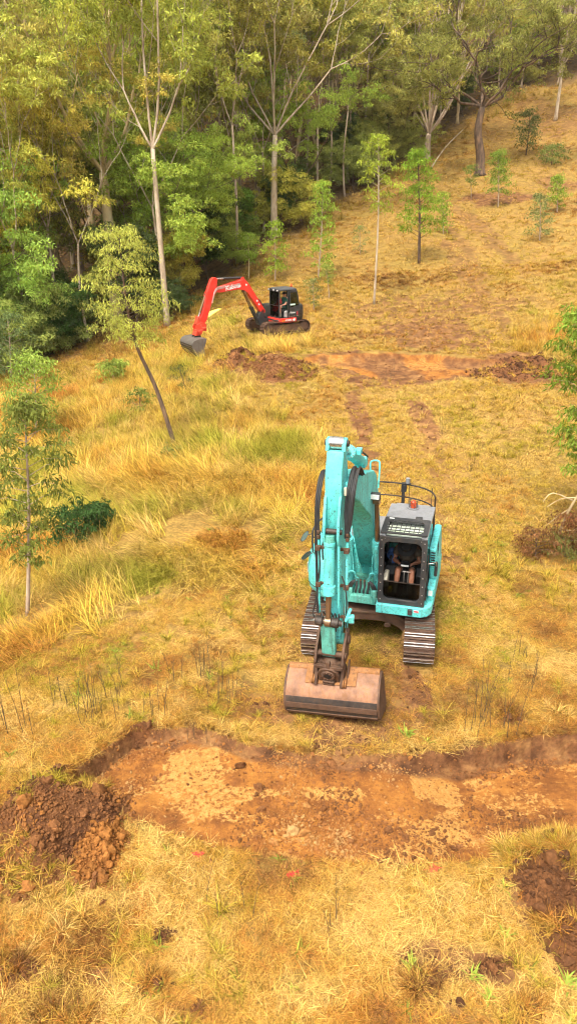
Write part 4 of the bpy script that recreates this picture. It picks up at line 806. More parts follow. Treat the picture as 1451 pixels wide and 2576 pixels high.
heap(705, 926, 90, 26, .42, 'dark brown spoil heap in front of the red excavator', hm_brown, 205, [DKS, BRS, BRS], 2400, .036, 220, [STRAW, OLIVE])
heap(1300, 926, 110, 26, .42, 'dark spoil heap at the right end of the far trench', hm_brown, 211, [DKS, DKS, BRS], 2400, .036, 200, [STRAW, GOLD])
heap(590, 905, 60, 18, .4, 'low bank of soil and grass under the red arm', hm_brown, 215, [DKS, BRS], 400, .05, 160, [GOLD, OLIVE])
heap(1268, 1800, 37, 21, 0.072, 'small black clod pile on the turf right of the pit edge', hm_brown if 217 % 4 == 1 else hm_dark, 217, [DKS, BRS * .8, BRS], 300, .016, 40, [STRAW, ORANGE, BROWN])
heap(415, 2352, 37, 28, 0.054, 'small dark clod pile in the left foreground straw', hm_brown if 219 % 4 == 1 else hm_dark, 219, [DKS, BRS * .8, BRS], 400, .016, 40, [STRAW, ORANGE, BROWN])
heap(1055, 2480, 56, 38, 0.060, 'black clod pile beside the light green weed in the foreground', hm_brown if 221 % 4 == 1 else hm_dark, 221, [DKS, BRS * .8, BRS], 550, .016, 40, [STRAW, ORANGE, BROWN])
heap(1235, 2435, 50, 31, 0.054, 'dark hollow of clods right of the foreground weeds', hm_brown if 223 % 4 == 1 else hm_dark, 223, [DKS, BRS * .8, BRS], 400, .016, 40, [STRAW, ORANGE, BROWN])
heap(150, 2560, 75, 36, 0.060, 'dark clod pile at the bottom left edge', hm_brown if 225 % 4 == 1 else hm_dark, 225, [DKS, BRS * .8, BRS], 400, .016, 40, [STRAW, ORANGE, BROWN])
heap(1310, 2545, 50, 26, 0.048, 'small dark clod pile at the bottom right', hm_brown if 227 % 4 == 1 else hm_dark, 227, [DKS, BRS * .8, BRS], 300, .016, 40, [STRAW, ORANGE, BROWN])
heap(500, 2535, 30, 24, 0.048, 'single dark clod pile at the bottom, left of centre', hm_brown if 229 % 4 == 1 else hm_dark, 229, [DKS, BRS * .8, BRS], 150, .016, 40, [STRAW, ORANGE, BROWN])
heap(30, 2440, 87, 40, 0.060, 'reddish dark clods at the left foreground edge', hm_brown if 231 % 4 == 1 else hm_dark, 231, [DKS, BRS * .8, BRS], 500, .016, 40, [STRAW, ORANGE, BROWN])
heap(380, 2490, 50, 28, 0.042, 'scatter of dark soil among straw in the lower left', hm_brown if 233 % 4 == 1 else hm_dark, 233, [DKS, BRS * .8, BRS], 300, .016, 40, [STRAW, ORANGE, BROWN])
heap(350, 1836, 32, 12, .12, 'clod pile on the left back lip of the pit', hm_brown, 235, [DKS, BRS], 120, .035)
# crumbs and clods over the excavated floors and disturbed ground
def crumbs():
    g = np.random.default_rng(77); P_, S_, T_ = [], [], []
    x, y = fan(160000, 6.2, 10.5, g, 1.0); sd = poly_sd(x, y, PIT); den = fbm(x, y, 1.2, 4, 83); yb = np.interp(x, PB[:, 0], PB[:, 1]); m = (sd < .02) & (g.uniform(0, 1, len(x)) < sstep(.44, .62, den) * .5 + .05 + .25 * np.exp(-((yb - y) / .22) ** 2)); x, y, den = x[m], y[m], den[m]
    c = GP(880, 2095); ext = g.normal(0, 1, (4200, 2)) * np.array([.9, .3]) + np.array([c.x, c.y]); x = np.concatenate([x, ext[:, 0]]); y = np.concatenate([y, ext[:, 1]]); s = .017 * np.exp(g.normal(0, .7, len(x))); P_.append(np.stack([x, y, ground_z(x, y) + s * .12], -1)); S_.append(s); T_.append(mixs(fbm(x, y, 1.4, 3, 85) * 1.5 - .3 + g.normal(0, .18, len(x)), [BRS * .7, BRS, BRS * .6 + ORS * .4, ORS * .9, TNS * .8]))
    x, y = fan(50000, 4.3, 16, g, 1.1); b = bare_mask(x, y); m = (g.uniform(0, 1, len(x)) < (b - .3) * .8) & (poly_sd(x, y, PIT) > 0); x, y = x[m], y[m]; s = .022 * np.exp(g.normal(0, .6, len(x))); P_.append(np.stack([x, y, ground_z(x, y) + s * .1], -1)); S_.append(s); T_.append(mixs(g.uniform(0, 1, len(x)), [DKS * .8, DKS, BRS]))
    x, y = fan(30000, 20, 50, g, .9); b = bare_mask(x, y); m = g.uniform(0, 1, len(x)) < (b - .35) * .5; x, y = x[m], y[m]; s = .06 * np.exp(g.normal(0, .5, len(x))); P_.append(np.stack([x, y, ground_z(x, y)], -1)); S_.append(s); T_.append(mixs(g.uniform(0, 1, len(x)), [DKS, BRS, BRS]))
    p = np.concatenate(P_); s = np.concatenate(S_); n = len(s); o = scatter('soil_crumbs', p, g.uniform(0, 6.28, (n, 3)), np.stack([s, s, s * .8], -1), g.integers(0, len(CL), n), np.concatenate(T_), CL); tag(o, 'brown and orange soil crumbs strewn over the dug pit and tracks', 'soil', kind='stuff'); print('crumbs', n)
crumbs()
# sprayed red marks on the straw
rm = plain('red_marking_paint', (.80, .03, .04), .6)
for (px, py, wpx, lab) in ((500, 2157, 28, 'small red paint mark on the straw, left of the three'), (738, 2207, 38, 'faint red paint mark on the straw, middle of the three'), (1085, 2196, 46, 'bright red paint mark on the straw, right of the three')):
    c = GR(px, py); a = wpx / PPM(c); g = np.random.default_rng(px); me = tuft('paint_mark', 26, .04, .10, .012, a * .36, 55, 92, 10, 1, rm, px, flat=.04); o = bpy.data.objects.new('paint_mark', me); COL.objects.link(o); o.location = c + Vector((0, 0, .055)); o.scale = (1.1, .55, 1); o.rotation_euler.z = .15; tag(o, lab, 'paint mark')
# yellow sheet behind the red arm
b = GP(540, 806); q = PPM(b); mb = MB(); ptl = [(0, 0), (.5, .42), (1.25, .70), (1.55, .70), (1.1, .38), (.6, .02), (.15, -.25)]
mb.prism([(-.75 + x * .75, .10 + z * .75) for x, z in ptl], -.02, .02, 'y'); o = mb.build('yellow_sheet', plain('bright_yellow_plastic', (.85, .62, .03), .45), None, .01); o.location = (b.x, b.y, b.z + .1); o.rotation_euler = (R(-35), 0, 0); tag(o, 'bright yellow sheet sticking out of the grass behind the red arm', 'sheet')
# ------------------------------------------------------------------ machine paints
teal = paint('teal_paint', (.105, .62, .60), dirt=(.15, .12, .07), amount=.6, rough=.5, chips=.75, var=.22)
teal_dirty = paint('teal_paint_dirty', (.10, .42, .34), dirt=(.07, .045, .025), amount=.85, rough=.6, chips=.6, var=.25, scale=5)
cab_grey = paint('cab_dark_grey', (.022, .023, .025), dirt=(.16, .11, .07), amount=.3, rough=.5, scale=4)
roof_grey = paint('roof_light_grey', (.20, .205, .215), dirt=(.2, .15, .1), amount=.35, rough=.5)
black_rubber = paint('black_rubber', (.012, .012, .013), dirt=(.10, .07, .045), amount=.35, rough=.55)
inner_dark = plain('cab_interior_dark', (.012, .012, .013), .7)
rust = paint('rusty_steel', (.10, .052, .03), dirt=(.22, .10, .04), amount=.7, rough=.62, metal=.35, scale=5, var=.3)
rust_dark = paint('dark_greasy_steel', (.035, .025, .02), dirt=(.13, .07, .035), amount=.7, rough=.5, metal=.3, scale=5, var=.3)
rust_orange = paint('orange_rust', (.30, .125, .032), dirt=(.12, .06, .035), amount=.85, rough=.7, metal=.1, scale=5, var=.3)
bucket_steel = paint('worn_bucket_steel', (.24, .115, .062), dirt=(.36, .155, .045), amount=.95, rough=.6, metal=.08, scale=4.0, var=.42)
steel = paint('polished_steel', (.55, .50, .46), dirt=(.18, .09, .05), amount=.85, rough=.28, metal=.9, scale=6)
track_brown = paint('track_plate_steel', (.085, .042, .025), dirt=(.20, .10, .05), amount=.7, rough=.6, metal=.3, scale=7, var=.3)
rod_brown = paint('oily_piston_rod', (.26, .16, .09), dirt=(.08, .05, .03), amount=.3, rough=.25, metal=.7)
rod_chrome = paint('chrome_rod', (.55, .53, .50), dirt=(.2, .15, .1), amount=.3, rough=.2, metal=.9)
white_sticker = plain('white_sticker', (.75, .76, .74), .5)
red_sticker = plain('red_sticker', (.55, .03, .04), .5)
cream = plain('cream_plastic', (.55, .50, .38), .5)
yellow_pl = plain('yellow_plastic', (.70, .45, .03), .5)
blue_cloth = plain('blue_cloth', (.03, .08, .22), .9)
orange_lens = plain('orange_lens', (.85, .10, .02), .25)
lamp_white = plain('lamp_reflector', (.8, .8, .78), .2)
blind_mat = plain('pale_blind', (.72, .80, .66), .45)
cab_glass = glass('cab_glass', (.55, .62, .6), .3)
dark_glass = glass('tinted_glass', (.22, .26, .26), .3)
mirror_mat = plain('mirror_face', (.15, .2, .16), .1, .8)

def P(x, s, z): return (x, -s, z)
def SP_(pts): return [(-a, b) for a, b in pts]      # side profile (forward, up) -> (y, z)

TX = empty('tracked_excavator', (1.83, 12.93, 0.0), rot=(0, R(-1.5), R(-10)))
tag(TX, 'large weathered teal excavator facing the camera, wide bucket lowered in front of it', 'excavator')
UP = R(-6.5)                                          # the upper structure is slewed a little further round
UPPER = []
def up(o): o.rotation_euler.z = UP; o.location = (.13 * math.cos(UP), .13 * math.sin(UP), 0); UPPER.append(o); return o

# ---- tracks
def track_path(half, r, zc, pitch):
    L = 4 * half + 2 * math.pi * r; n = int(L / pitch); out = []
    for k in range(n):
        d = L * k / n
        if d < 2 * half: out.append((half - d, zc + r, 0))                       # top run, going back
        elif d < 2 * half + math.pi * r:
            a = (d - 2 * half) / r; out.append((-half - r * math.sin(a), zc + r * math.cos(a), a))
        elif d < 4 * half + math.pi * r:
            out.append((-half + (d - 2 * half - math.pi * r), zc - r, math.pi))
        else:
            a = math.pi + (d - 4 * half - math.pi * r) / r; out.append((half - r * math.sin(a), zc + r * math.cos(a), a))
    return out
def shoe_mesh(w, pitch, t, gh, bars, mats):
    mb = MB(); mb.mat(0).box((0, 0, -t / 2), (w, pitch * .96, t))
    for i in range(bars):
        y = (i - (bars - 1) / 2) * pitch * .34 if bars > 1 else pitch * .3
        mb.mat(0).prism([(y - .016, -.002), (y + .016, -.002), (y + .010, gh * .8), (y - .010, gh * .8)], -w / 2, w / 2)
        mb.mat(1).span((-w / 2 + .004, y - .0095, gh * .78), (w / 2 - .004, y + .0095, gh))
    return mb.build('track_shoe', mats)
shoe0 = shoe_mesh(.585, .166, .022, .034, 2, [track_brown, steel])
first = True
for sx in (-1, 1):
    mb = MB(); X = sx * 1.0; h, r, zc = 1.42, .335, .385
    mb.prism([(-1.3, .16), (1.3, .16), (1.42, .38), (1.25, .56), (-1.25, .56), (-1.42, .38)], X - .17, X + .17)   # side frame
    for k in range(7):
        y = -1.05 + k * .35; mb.cyl((X - .2, y, .17), (X + .2, y, .17), .085, 14)
    for y in (-.5, .5): mb.cyl((X - .14, y, .62), (X + .14, y, .62), .06, 12)
    tr = mb.build('track', rust_dark, TX, .012)
    for y in (-1.42, 1.42):
        w = MB(); w.cyl((X - .1, y, zc), (X + .1, y, zc), .29, 24); w.cyl((X - .19, y, zc), (X + .19, y, zc), .12, 16)
        w.build('idler_wheel' if y < 0 else 'drive_sprocket', rust, tr, .01)
    for (s_, z_, a) in track_path(h, r, zc, .171):
        o = shoe0 if first else copy_obj(shoe0); first = False
        o.parent = tr; o.location = (X, -s_, z_ + random.uniform(-.003, .003)); o.rotation_euler = (-a, 0, random.uniform(-.006, .006))
# ---- carbody with arched front plates and slewing ring
mb = MB()
arch = [(-.86, .22), (-.74, .30), (-.58, .43), (-.40, .53), (-.18, .565), (.18, .565), (.40, .53), (.58, .43), (.74, .30), (.86, .22), (.86, .46), (.66, .62), (.40, .74), (-.40, .74), (-.66, .62), (-.86, .46)]
mb.prism(arch, -.98, -.93, 'y'); mb.prism(arch, .93, .98, 'y')
top = [(-.86, .44), (-.66, .60), (-.40, .72), (.40, .72), (.66, .60), (.86, .44), (.86, .50), (.66, .66), (.40, .775), (-.40, .775), (-.66, .66), (-.86, .50)]
mb.prism(top, -1.0, 1.0, 'y'); mb.span((-.5, -.7, .45), (.5, .7, .70))
for sx in (-1, 1):
    mb.prism([(sx * .36 + .07 * math.cos(t), .50 + .055 * math.sin(t)) for t in np.linspace(0, 2 * math.pi, 12)[:-1]], -1.03, -.985, 'y')
mb.build('carbody', rust, TX, .012)
mb = MB(); mb.cyl((0, 0, .74), (0, 0, .95), .60, 40); mb.cyl((0, 0, .80), (0, 0, .86), .66, 40); mb.build('slewing_ring', rust_dark, TX, .01)
mb = MB()
for k in range(90):
    a = random.uniform(-1, 1); x = .78 + random.gauss(0, .05); y = -1.05 + random.gauss(0, .12)
    mb.tube([(x, y, .46 + random.uniform(-.05, .03)), (x + random.uniform(-.1, .08), y - .06, .3), (x + random.uniform(-.16, .1), y + random.uniform(-.12, .1), .08)], .004, 3)
mb.build('trapped_dry_grass', plain('dead_grass_trapped', (.34, .19, .07), .9), TX)

# ---- upper structure
mb = MB(); mb.span((-1.12, -.95, .95), (1.12, 1.1, 1.06)); mb.span((-.50, -.98, .93), (.14, .3, 1.10)); up(mb.build('swing_frame', teal_dirty, TX, .015))
# counterweight: a rounded tail
pl = []
for k in range(21):
    a = R(-10 + 200 * k / 20); pl.append((1.22 * math.cos(a) if abs(math.cos(a)) < .985 else 1.22 * math.copysign(1, math.cos(a)), .20 + 1.24 * math.sin(a)))
mb = MB(); mb.loft([[(x * .97, y, .95) for x, y in pl], [(x, y, 1.05) for x, y in pl], [(x, y, 1.62) for x, y in pl], [(x * .97, .2 + (y - .2) * .97, 1.74) for x, y in pl]]); up(mb.build('counterweight', teal, TX, .03, seg=3))
# engine hood and rear grey cover
mb = MB(); mb.prism(rrect(-.70, .95, -.1 + .35, 1.22, .18), 1.74, 1.93, 'z'); up(mb.build('engine_hood', roof_grey, TX, .05, seg=3))
mb = MB(); mb.span((.10, .62, 1.93), (.55, 1.02, 1.965)); up(mb.build('hood_vent', cab_grey, TX, .01))
mb = MB(); mb.cyl((-.35, .85, 1.9), (-.35, .85, 2.25), .05, 14); mb.hose([(-.35, .85, 2.2), (-.35, .88, 2.3), (-.35, .98, 2.34)], .05, 10); up(mb.build('exhaust_pipe', rust_dark, TX))
# body on the left of the picture (tank and tool side)
pts = rrect(-1.42, -.60, -.95, .55, (.05, .10, .52, .16), 7)
mb = MB(); mb.loft([[(x * .93, y * .9, .90) for x, y in pts], [(x * .99, y * .97, 1.0) for x, y in pts], [(x, y, 1.12) for x, y in pts], [(x, y, 1.5) for x, y in pts], [(x * .985, y * .96 + .02, 1.72) for x, y in pts], [(x * .92, y * .86 + .06, 1.80) for x, y in pts]])
sb = up(mb.build('side_body', teal, TX, .02, seg=3))
mb = MB(); mb.box((-1.418, -.35, 1.38), (.01, .42, .22)); o = mb.build('badge_sticker', white_sticker, sb); mb = MB(); mb.box((-.86, -.915, 1.42), (.07, .006, .07)); mb.build('warning_sticker', cream, sb)
mb = MB(); mb.loft([[(x * 1.004, y * 1.004, 1.115) for x, y in pts], [(x * 1.004, y * 1.004, 1.128) for x, y in pts]]); mb.build('panel_seam', inner_dark, sb)
# handrail and mirrors on that side
mb = MB(); mb.hose([(-1.30, -.55, 1.7), (-1.30, -.58, 2.15), (-1.28, -.5, 2.3), (-1.24, -.1, 2.3), (-1.22, .1, 2.2), (-1.22, .12, 1.7)], .02, 8); mb.hose([(-1.02, -.80, 1.55), (-1.03, -.82, 2.05), (-1.0, -.74, 2.18), (-.98, -.5, 2.15), (-.98, -.45, 1.75)], .018, 8); up(mb.build('handrail', cab_grey, TX))
for (c, q) in (((-1.46, -.60, 2.12), .0), ((-1.40, -.72, 1.75), .5)):
    mb = MB(); mb.M = Matrix.Translation(c) @ Euler((R(-25), R(35 + q * 40), R(10))).to_matrix().to_4x4()
    mb.mat(0).loft([[(.05 * math.cos(t) * k, -.012 + j, .13 * math.sin(t) * k) for t in np.linspace(0, 2 * math.pi, 15)[:-1]] for k, j in ((.8, .02), (1, .01), (1, -.004))])
    mb.mat(1).loft([[(.044 * math.cos(t), -.0175 - j, .118 * math.sin(t)) for t in np.linspace(0, 2 * math.pi, 15)[:-1]] for j in (0, .003)])
    m = up(mb.build('side_mirror', [cab_grey, mirror_mat], TX)); mb = MB(); mb.tube([Vector(c), Vector(c) + Vector((.15, .04, .06)), (-1.28, -.52, c[2] - .05)], .01, 6); mb.build('mirror_arm', cab_grey, m)

# ---- cab
cx0, cx1, cf, cb_, zb, zt = .16, 1.04, 1.04, -.42, 1.10, 2.55
cab = MB()
cab.span(P(cx0, cf - .04, zb - .05), P(cx1, cb_, zb))                                      # floor
cab.span(P(cx0, cb_ + .04, zb), P(cx1, cb_, 2.08)); cab.span(P(cx0, cb_ + .04, 2.35), P(cx1, cb_, zt))   # rear wall with window
for x in (cx0, cx1 - .06): cab.span(P(x, cb_ + .05, 2.08), P(x + .06, cb_, 2.35)); cab.span(P(x, .22, zb), P(x + .05, .14, zt))
cab.span(P(cx0, cf - .02, zb), P(cx0 + .035, cb_, 1.62)); cab.span(P(cx1 - .035, cf - .02, zb), P(cx1, cb_, 1.62))
for x in (cx0, cx1 - .05): cab.span(P(x, cf - .02, zt - .09), P(x + .05, cb_, zt))
cabo = up(cab.build('cab', cab_grey, TX, .012))
fr = MB()                                                                                  # front guard frame with a rounded opening
out = rrect(cx0 - .015, cx1 + .015, zb - .03, zt - .015, .03, 4); inn = rrect(cx0 + .085, cx1 - .085, zb + .075, zt - .115, .11, 4)
n_ = len(out)
for yy in ((-cf - .03), (-cf + .03)): pass
vs = [(x, -cf - .035, z) for x, z in out] + [(x, -cf - .035, z) for x, z in inn] + [(x, -cf + .03, z) for x, z in out] + [(x, -cf + .03, z) for x, z in inn]
fs = []
for i in range(n_):
    j = (i + 1) % n_
    fs += [(i, j, n_ + j, n_ + i), (2 * n_ + i, 3 * n_ + i, 3 * n_ + j, 2 * n_ + j), (i, 2 * n_ + i, 2 * n_ + j, j), (n_ + i, n_ + j, 3 * n_ + j, 3 * n_ + i)]
fr._add(vs, fs); g = fr.build('front_guard_frame', cab_grey, cabo, .006)
bt = MB()
for k in range(8):
    for x in (cx0 + .035, cx1 - .035): bt.ball((x, -cf - .037, zb + .06 + k * .185), .014, 8)
for k in range(3):
    for x in (cx0 + .1, cx1 - .1): bt.ball((x, -cf - .037, zt - .06), .013, 8)
tag(bt.build('bolt_heads', steel, cabo), kind='stuff')
ro = MB(); ro.prism(SP_([(cf - .0, zt - .02), (cf - .02, zt + .02), (.55, zt + .065), (cb_ + .03, zt + .05), (cb_ - .02, zt - .0), (cb_, zt - .02), (.50, zt + .02), (.50, zt + .018)]), cx0 - .01, cx0 + .10)
ro.prism(SP_([(cf - .0, zt - .02), (cf - .02, zt + .02), (.55, zt + .065), (cb_ + .03, zt + .05), (cb_ - .02, zt - .0), (cb_, zt - .02), (.50, zt + .02), (.50, zt + .018)]), cx1 - .10, cx1 + .01)
ro.span(P(cx0 + .10, .42, zt), P(cx1 - .10, cb_ - .01, zt + .055)); roof = ro.build('roof_panel', roof_grey, cabo, .02, seg=3)
rg = MB()                                                                                   # dark roof guard plate with a barred opening
zg = lambda s: zt + .085 - (s - .42) * .06
def gp(x, s, dz=0): return (x, -s, zg(s) + dz)
out = rrect(cx0 + .0, cx1 - .0, .40, 1.05, .04, 4); inn = rrect(cx0 + .09, cx1 - .09, .52, .985, .09, 4)
vs = [gp(x, s, .012) for x, s in out] + [gp(x, s, .012) for x, s in inn] + [gp(x, s, -.012) for x, s in out] + [gp(x, s, -.012) for x, s in inn]
rg._add(vs, fs); rgo = rg.build('roof_guard', cab_grey, cabo)
gr = MB()
for k in range(7):
    x = cx0 + .09 + (k + 1) * (cx1 - cx0 - .18) / 8; gr.bar(gp(x, .50), gp(x, 1.0), .012, .016)
for k in range(4):
    s = .52 + (k + .6) * .465 / 4.2; gr.bar(gp(cx0 + .07, s, .004), gp(cx1 - .07, s, .004), .012, .014)
gr.build('guard_bars', cab_grey, rgo)
bl = MB(); bl.span(P(cx0 + .1, .99, zt - .045), P(cx1 - .1, .36, zt - .03)); bl.span(P(cx0 + .1, .78, zt - .028), P(cx1 - .1, .74, zt - .01)); bl.build('raised_windscreen', blind_mat, cabo, .005)
st = MB(); st.box(gp(cx0 + .13, .46, .016), (.10, .035, .004)); st.build('roof_sticker', white_sticker, rgo)
st = MB(); st.box((.80, -.33, zt + .075), (.13, .11, .05)); st.build('roof_hatch_box', cab_grey, roof, .01)
lw = MB(); lw.span(P(cx0 + .05, cf - .012, zb + .05), P(cx1 - .05, cf - .02, zb + .44)); lw.build('lower_window', dark_glass, cabo)
lw = MB(); lw.span(P(cx0 + .05, cf - .008, zb + .44), P(cx1 - .05, cf - .026, zb + .455)); lw.build('window_rail', rust_dark, cabo)
for x in (cx0 + .012, cx1 - .020):
    lw = MB(); lw.span(P(x, cf - .04, 1.62), P(x + .008, .22, zt - .09)); lw.span(P(x, .14, 1.62), P(x + .008, cb_ + .05, zt - .09)); lw.build('side_window', cab_glass, cabo)
lw = MB(); lw.span(P(cx0 + .06, cb_ + .015, 2.08), P(cx1 - .06, cb_ + .023, 2.35)); lw.build('rear_window', dark_glass, cabo)
se = MB(); se.prism(SP_([(.42, 1.42), (.42, 1.52), (.02, 1.50), (-.10, 2.10), (-.22, 2.10), (-.12, 1.40)]), .40, .88); se.prism(SP_([(-.10, 2.12), (-.10, 2.3), (-.2, 2.3), (-.2, 2.12)]), .50, .78); se.span(P(.45, .35, zb), P(.83, -.1, 1.42)); se.build('seat', inner_dark, cabo, .04, seg=3)
for x in (.30, .92):
    se = MB(); se.prism(SP_([(.55, 1.45), (.50, 1.62), (-.1, 1.64), (-.1, zb), (.35, zb)]), x - .09, x + .09); se.cyl(P(x, .42, 1.6), P(x, .47, 1.78), .018, 8); se.ball(P(x, .47, 1.80), .035, 8); se.build('armrest_console', inner_dark, cabo, .02)
lv = MB()
for x in (.60, .68):
    lv.tube([P(x, .78, zb), P(x, .72, 1.35), P(x, .66, 1.60)], .011, 6); lv.cyl(P(x - .035, .66, 1.60), P(x + .035, .66, 1.60), .016, 8); lv.box(P(x, .82, zb + .03), (.07, .2, .02))
lv.build('travel_levers', steel, cabo)
bx_ = MB(); bx_.prism(SP_([(.92, zb + .02), (.92, 1.52), (.80, 1.60), (.62, 1.60), (.62, zb + .02)]), cx0 + .05, cx0 + .14); pb = bx_.build('side_trim', cream, cabo, .03, seg=3)
bx_ = MB(); bx_.ball(P(cx0 + .20, .82, 1.28), .04, 8, (1, 1, 1.3)); bx_.box(P(cx0 + .19, .80, 1.22), (.07, .08, .05)); bx_.build('yellow_grip', yellow_pl, cabo, .005)
bc = MB(); bc.mat(0).cyl((.62, .22, zt + .055), (.62, .22, zt + .075), .12, 20); bc.mat(1).tube([(.62, .22, zt + .075), (.62, .22, zt + .10), (.62, .22, zt + .20), (.62, .22, zt + .225)], [.055, .06, .055, .03], 16); up(bc.build('beacon_lamp', [roof_grey, orange_lens], TX))
bcg = UPPER[-1]; bc = MB()
for k in range(10):
    a = 2 * math.pi * k / 10; u_, v_ = math.cos(a) * .085, math.sin(a) * .085
    bc.tube([(.62 + u_, .22 + v_, zt + .07), (.62 + u_, .22 + v_, zt + .23), (.62 + u_ * .3, .22 + v_ * .3, zt + .265)], .0045, 4)
for z in (.12, .18, .235): bc.tube([(.62 + .087 * math.cos(a), .22 + .087 * math.sin(a), zt + z) for a in np.linspace(0, 2 * math.pi, 17)], .0045, 4)
bc.build('beacon_cage', cab_grey, bcg)
# front rail under the cab with rounded corner
mb = MB(); mb.prism([(.12, -1.13), (1.00, -1.13), (1.12, -1.06), (1.19, -.94), (1.205, -.72), (1.0, -.72), (1.0, -.98), (.12, -.98)], .86, 1.07, 'z'); fro = up(mb.build('front_skirt', teal, TX, .02, seg=3))
mb = MB(); mb.box((.80, -1.155, .985), (.09, .05, .12)); mb.build('skirt_lamp', cab_grey, fro, .01)
mb = MB(); mb.mat(0).box((.92, -1.132, 1.0), (.10, .006, .055)); mb.mat(1).box((.92, -1.136, 1.0), (.085, .004, .028)); mb.build('danger_sticker', [white_sticker, red_sticker], fro)
# side cover behind and beside the cab door
mb = MB(); mb.loft([[(x, y, z) for x, y in rrect(1.06, 1.21, -.70, .95, .06, 3)] for z in (.90, 1.30)]); sco = up(mb.build('side_cover', teal, TX, .02, seg=3))
mb = MB(); mb.loft([[(x - (z - 1.3) * .05, y, z) for x, y in rrect(1.06, 1.20, -.30, .95, .05, 3)] for z in (1.31, 1.5, 1.92, 1.97)]); sc2 = up(mb.build('side_panel', teal, TX, .02, seg=3))
for k in range(6):
    mb = MB(); mb.box((1.197 - .05 * (.62 - .055 * k), .10 - .0 * k, 1.92 - .055 * k), (.02, .2, .026)); mb.build('louvre', inner_dark, sc2)
    mb = MB(); mb.box((1.115, -.302, 1.90 - .055 * k), (.085, .012, .026)); mb.build('louvre', inner_dark, sc2)
for k in range(5):
    mb = MB(); mb.box((1.10 + .022 * k, -.78, 1.0 + .03), (.014, .16, .16), (R(-20), 0, 0)); mb.build('step_tread', teal, sco, .004)
mb = MB(); mb.box((1.135, -.702, 1.20), (.08, .006, .12)); mb.build('white_sticker', white_sticker, sco)
mb = MB(); mb.prism(rrect(1.16, 1.225, 1.42, 1.75, .03, 4), -.40, -.36, 'y'); mm = up(mb.build('door_mirror', cab_grey, TX, .01)); mb = MB(); mb.tube([(1.04, -.62, 1.80), (1.14, -.6, 1.82), (1.19, -.5, 1.80), (1.195, -.40, 1.66)], .010, 6); mb.build('mirror_arm', steel, mm)
mb = MB(); mb.tube([(1.07, -1.0, 1.2), (1.08, -1.0, 2.2)], .011, 6); mb.tube([(1.075, -.98, 1.45), (1.03, -.98, 1.45)], .009, 5); mb.tube([(1.075, -.98, 2.1), (1.03, -.98, 2.1)], .009, 5); up(mb.build('grab_handle', cab_grey, TX))
# rear handrails and positioning mast
mb = MB(); rail = lambda z: [(-.40, 1.24, z), (.10, 1.26, z), (.58, 1.15, z), (.90, .92, z), (1.02, .62, z)]
mb.hose(rail(2.72), .018, 8); mb.hose(rail(2.42), .016, 8)
for (x, y) in ((1.02, .62), (-.40, 1.24), (.26, 1.235)): mb.tube([(x, y, 1.7), (x, y, 2.72)], .018, 8)
up(mb.build('rear_handrail', rust_dark, TX))
mb = MB(); mb.mat(0).tube([(.30, 1.15, 1.9), (.30, 1.15, 2.78)], .028, 10); mb.box((.30, 1.15, 2.66), (.11, .09, .17)); mb.mat(1).cyl((.38, 1.14, 2.78), (.38, 1.14, 2.90), .045, 14); mb.mat(0).span((.25, 1.10, 2.76), (.45, 1.18, 2.785)); up(mb.build('antenna_mast', [black_rubber, roof_grey], TX, .008))
for x in (.50, .96): mb = MB(); mb.tube([(x, .40, 2.55), (x, .42, 3.0)], .006, 5); up(mb.build('radio_aerial', black_rubber, TX))

# ---- boom, stick, cylinders
BX = -.27; BB = -.195; bw = .215
bm_ = MB()
bm_.prism(SP_([(-.05, 1.62), (-.10, 1.45), (.02, 1.34), (.16, 1.40), (.62, 2.05), (1.02, 2.72), (1.30, 3.04), (1.75, 3.32), (2.45, 3.80), (2.86, 4.02), (2.95, 4.14), (2.86, 4.28), (2.40, 4.24), (1.60, 4.02), (1.10, 3.86), (.80, 3.66), (.55, 3.25), (.25, 2.5)]), BB - bw, BB + bw)
boom = up(bm_.build('boom', teal, TX, .018, seg=2))
mb = MB()
for z, s in ((3.60, .74), ): mb.hose([(BB + .12, -.95, 3.80), (BB + .12, -.9, 3.95), (BB + .26, -.9, 3.97), (BB + .29, -.95, 3.86), (BB + .29, -1.05, 3.5)], .016, 7)
mb.build('boom_pipe', teal, boom)
mb = MB(); mb.span((BB - bw - .002, -1.06, 3.42), (BB + bw + .002, -1.05, 3.43)); mb.build('weld_seam', teal_dirty, boom)
# arm cylinder on top of the boom
a = Vector(P(BB, 1.15, 4.00)); b = Vector(P(BX, 2.87, 4.93)); d = (b - a).normalized()
mb = MB(); mb.cyl(a, a + d * 1.12, .105, 20); mb.cyl(a + d * 1.02, a + d * 1.17, .128, 20); mb.box(a + d * 1.0 + Vector((.14, 0, .05)), (.10, .16, .09)); mb.box(a + d * .1, (.2, .26, .14)); ac = up(mb.build('arm_cylinder', teal, TX, .008))
mb = MB(); mb.cyl(a + d * 1.15, b, .055, 16); mb.cyl(b + Vector((-.11, 0, 0)), b + Vector((.11, 0, 0)), .10, 18); mb.build('piston_rod', [rod_chrome], ac)
mb = MB(); mb.tube([a + Vector((.10, 0, .13)), a + d * .5 + Vector((.14, 0, .10)), a + d * 1.0 + Vector((.15, 0, .06))], .018, 6); mb.build('oil_pipe', black_rubber, ac)
mb = MB()
for k in range(14):
    t = 2 * math.pi * k / 14; q = d.orthogonal().normalized(); w = d.cross(q); mb.ball(a + d * 1.175 + (q * math.cos(t) + w * math.sin(t)) * .108, .013, 6)
tag(mb.build('bolt_ring', steel, ac), kind='stuff')
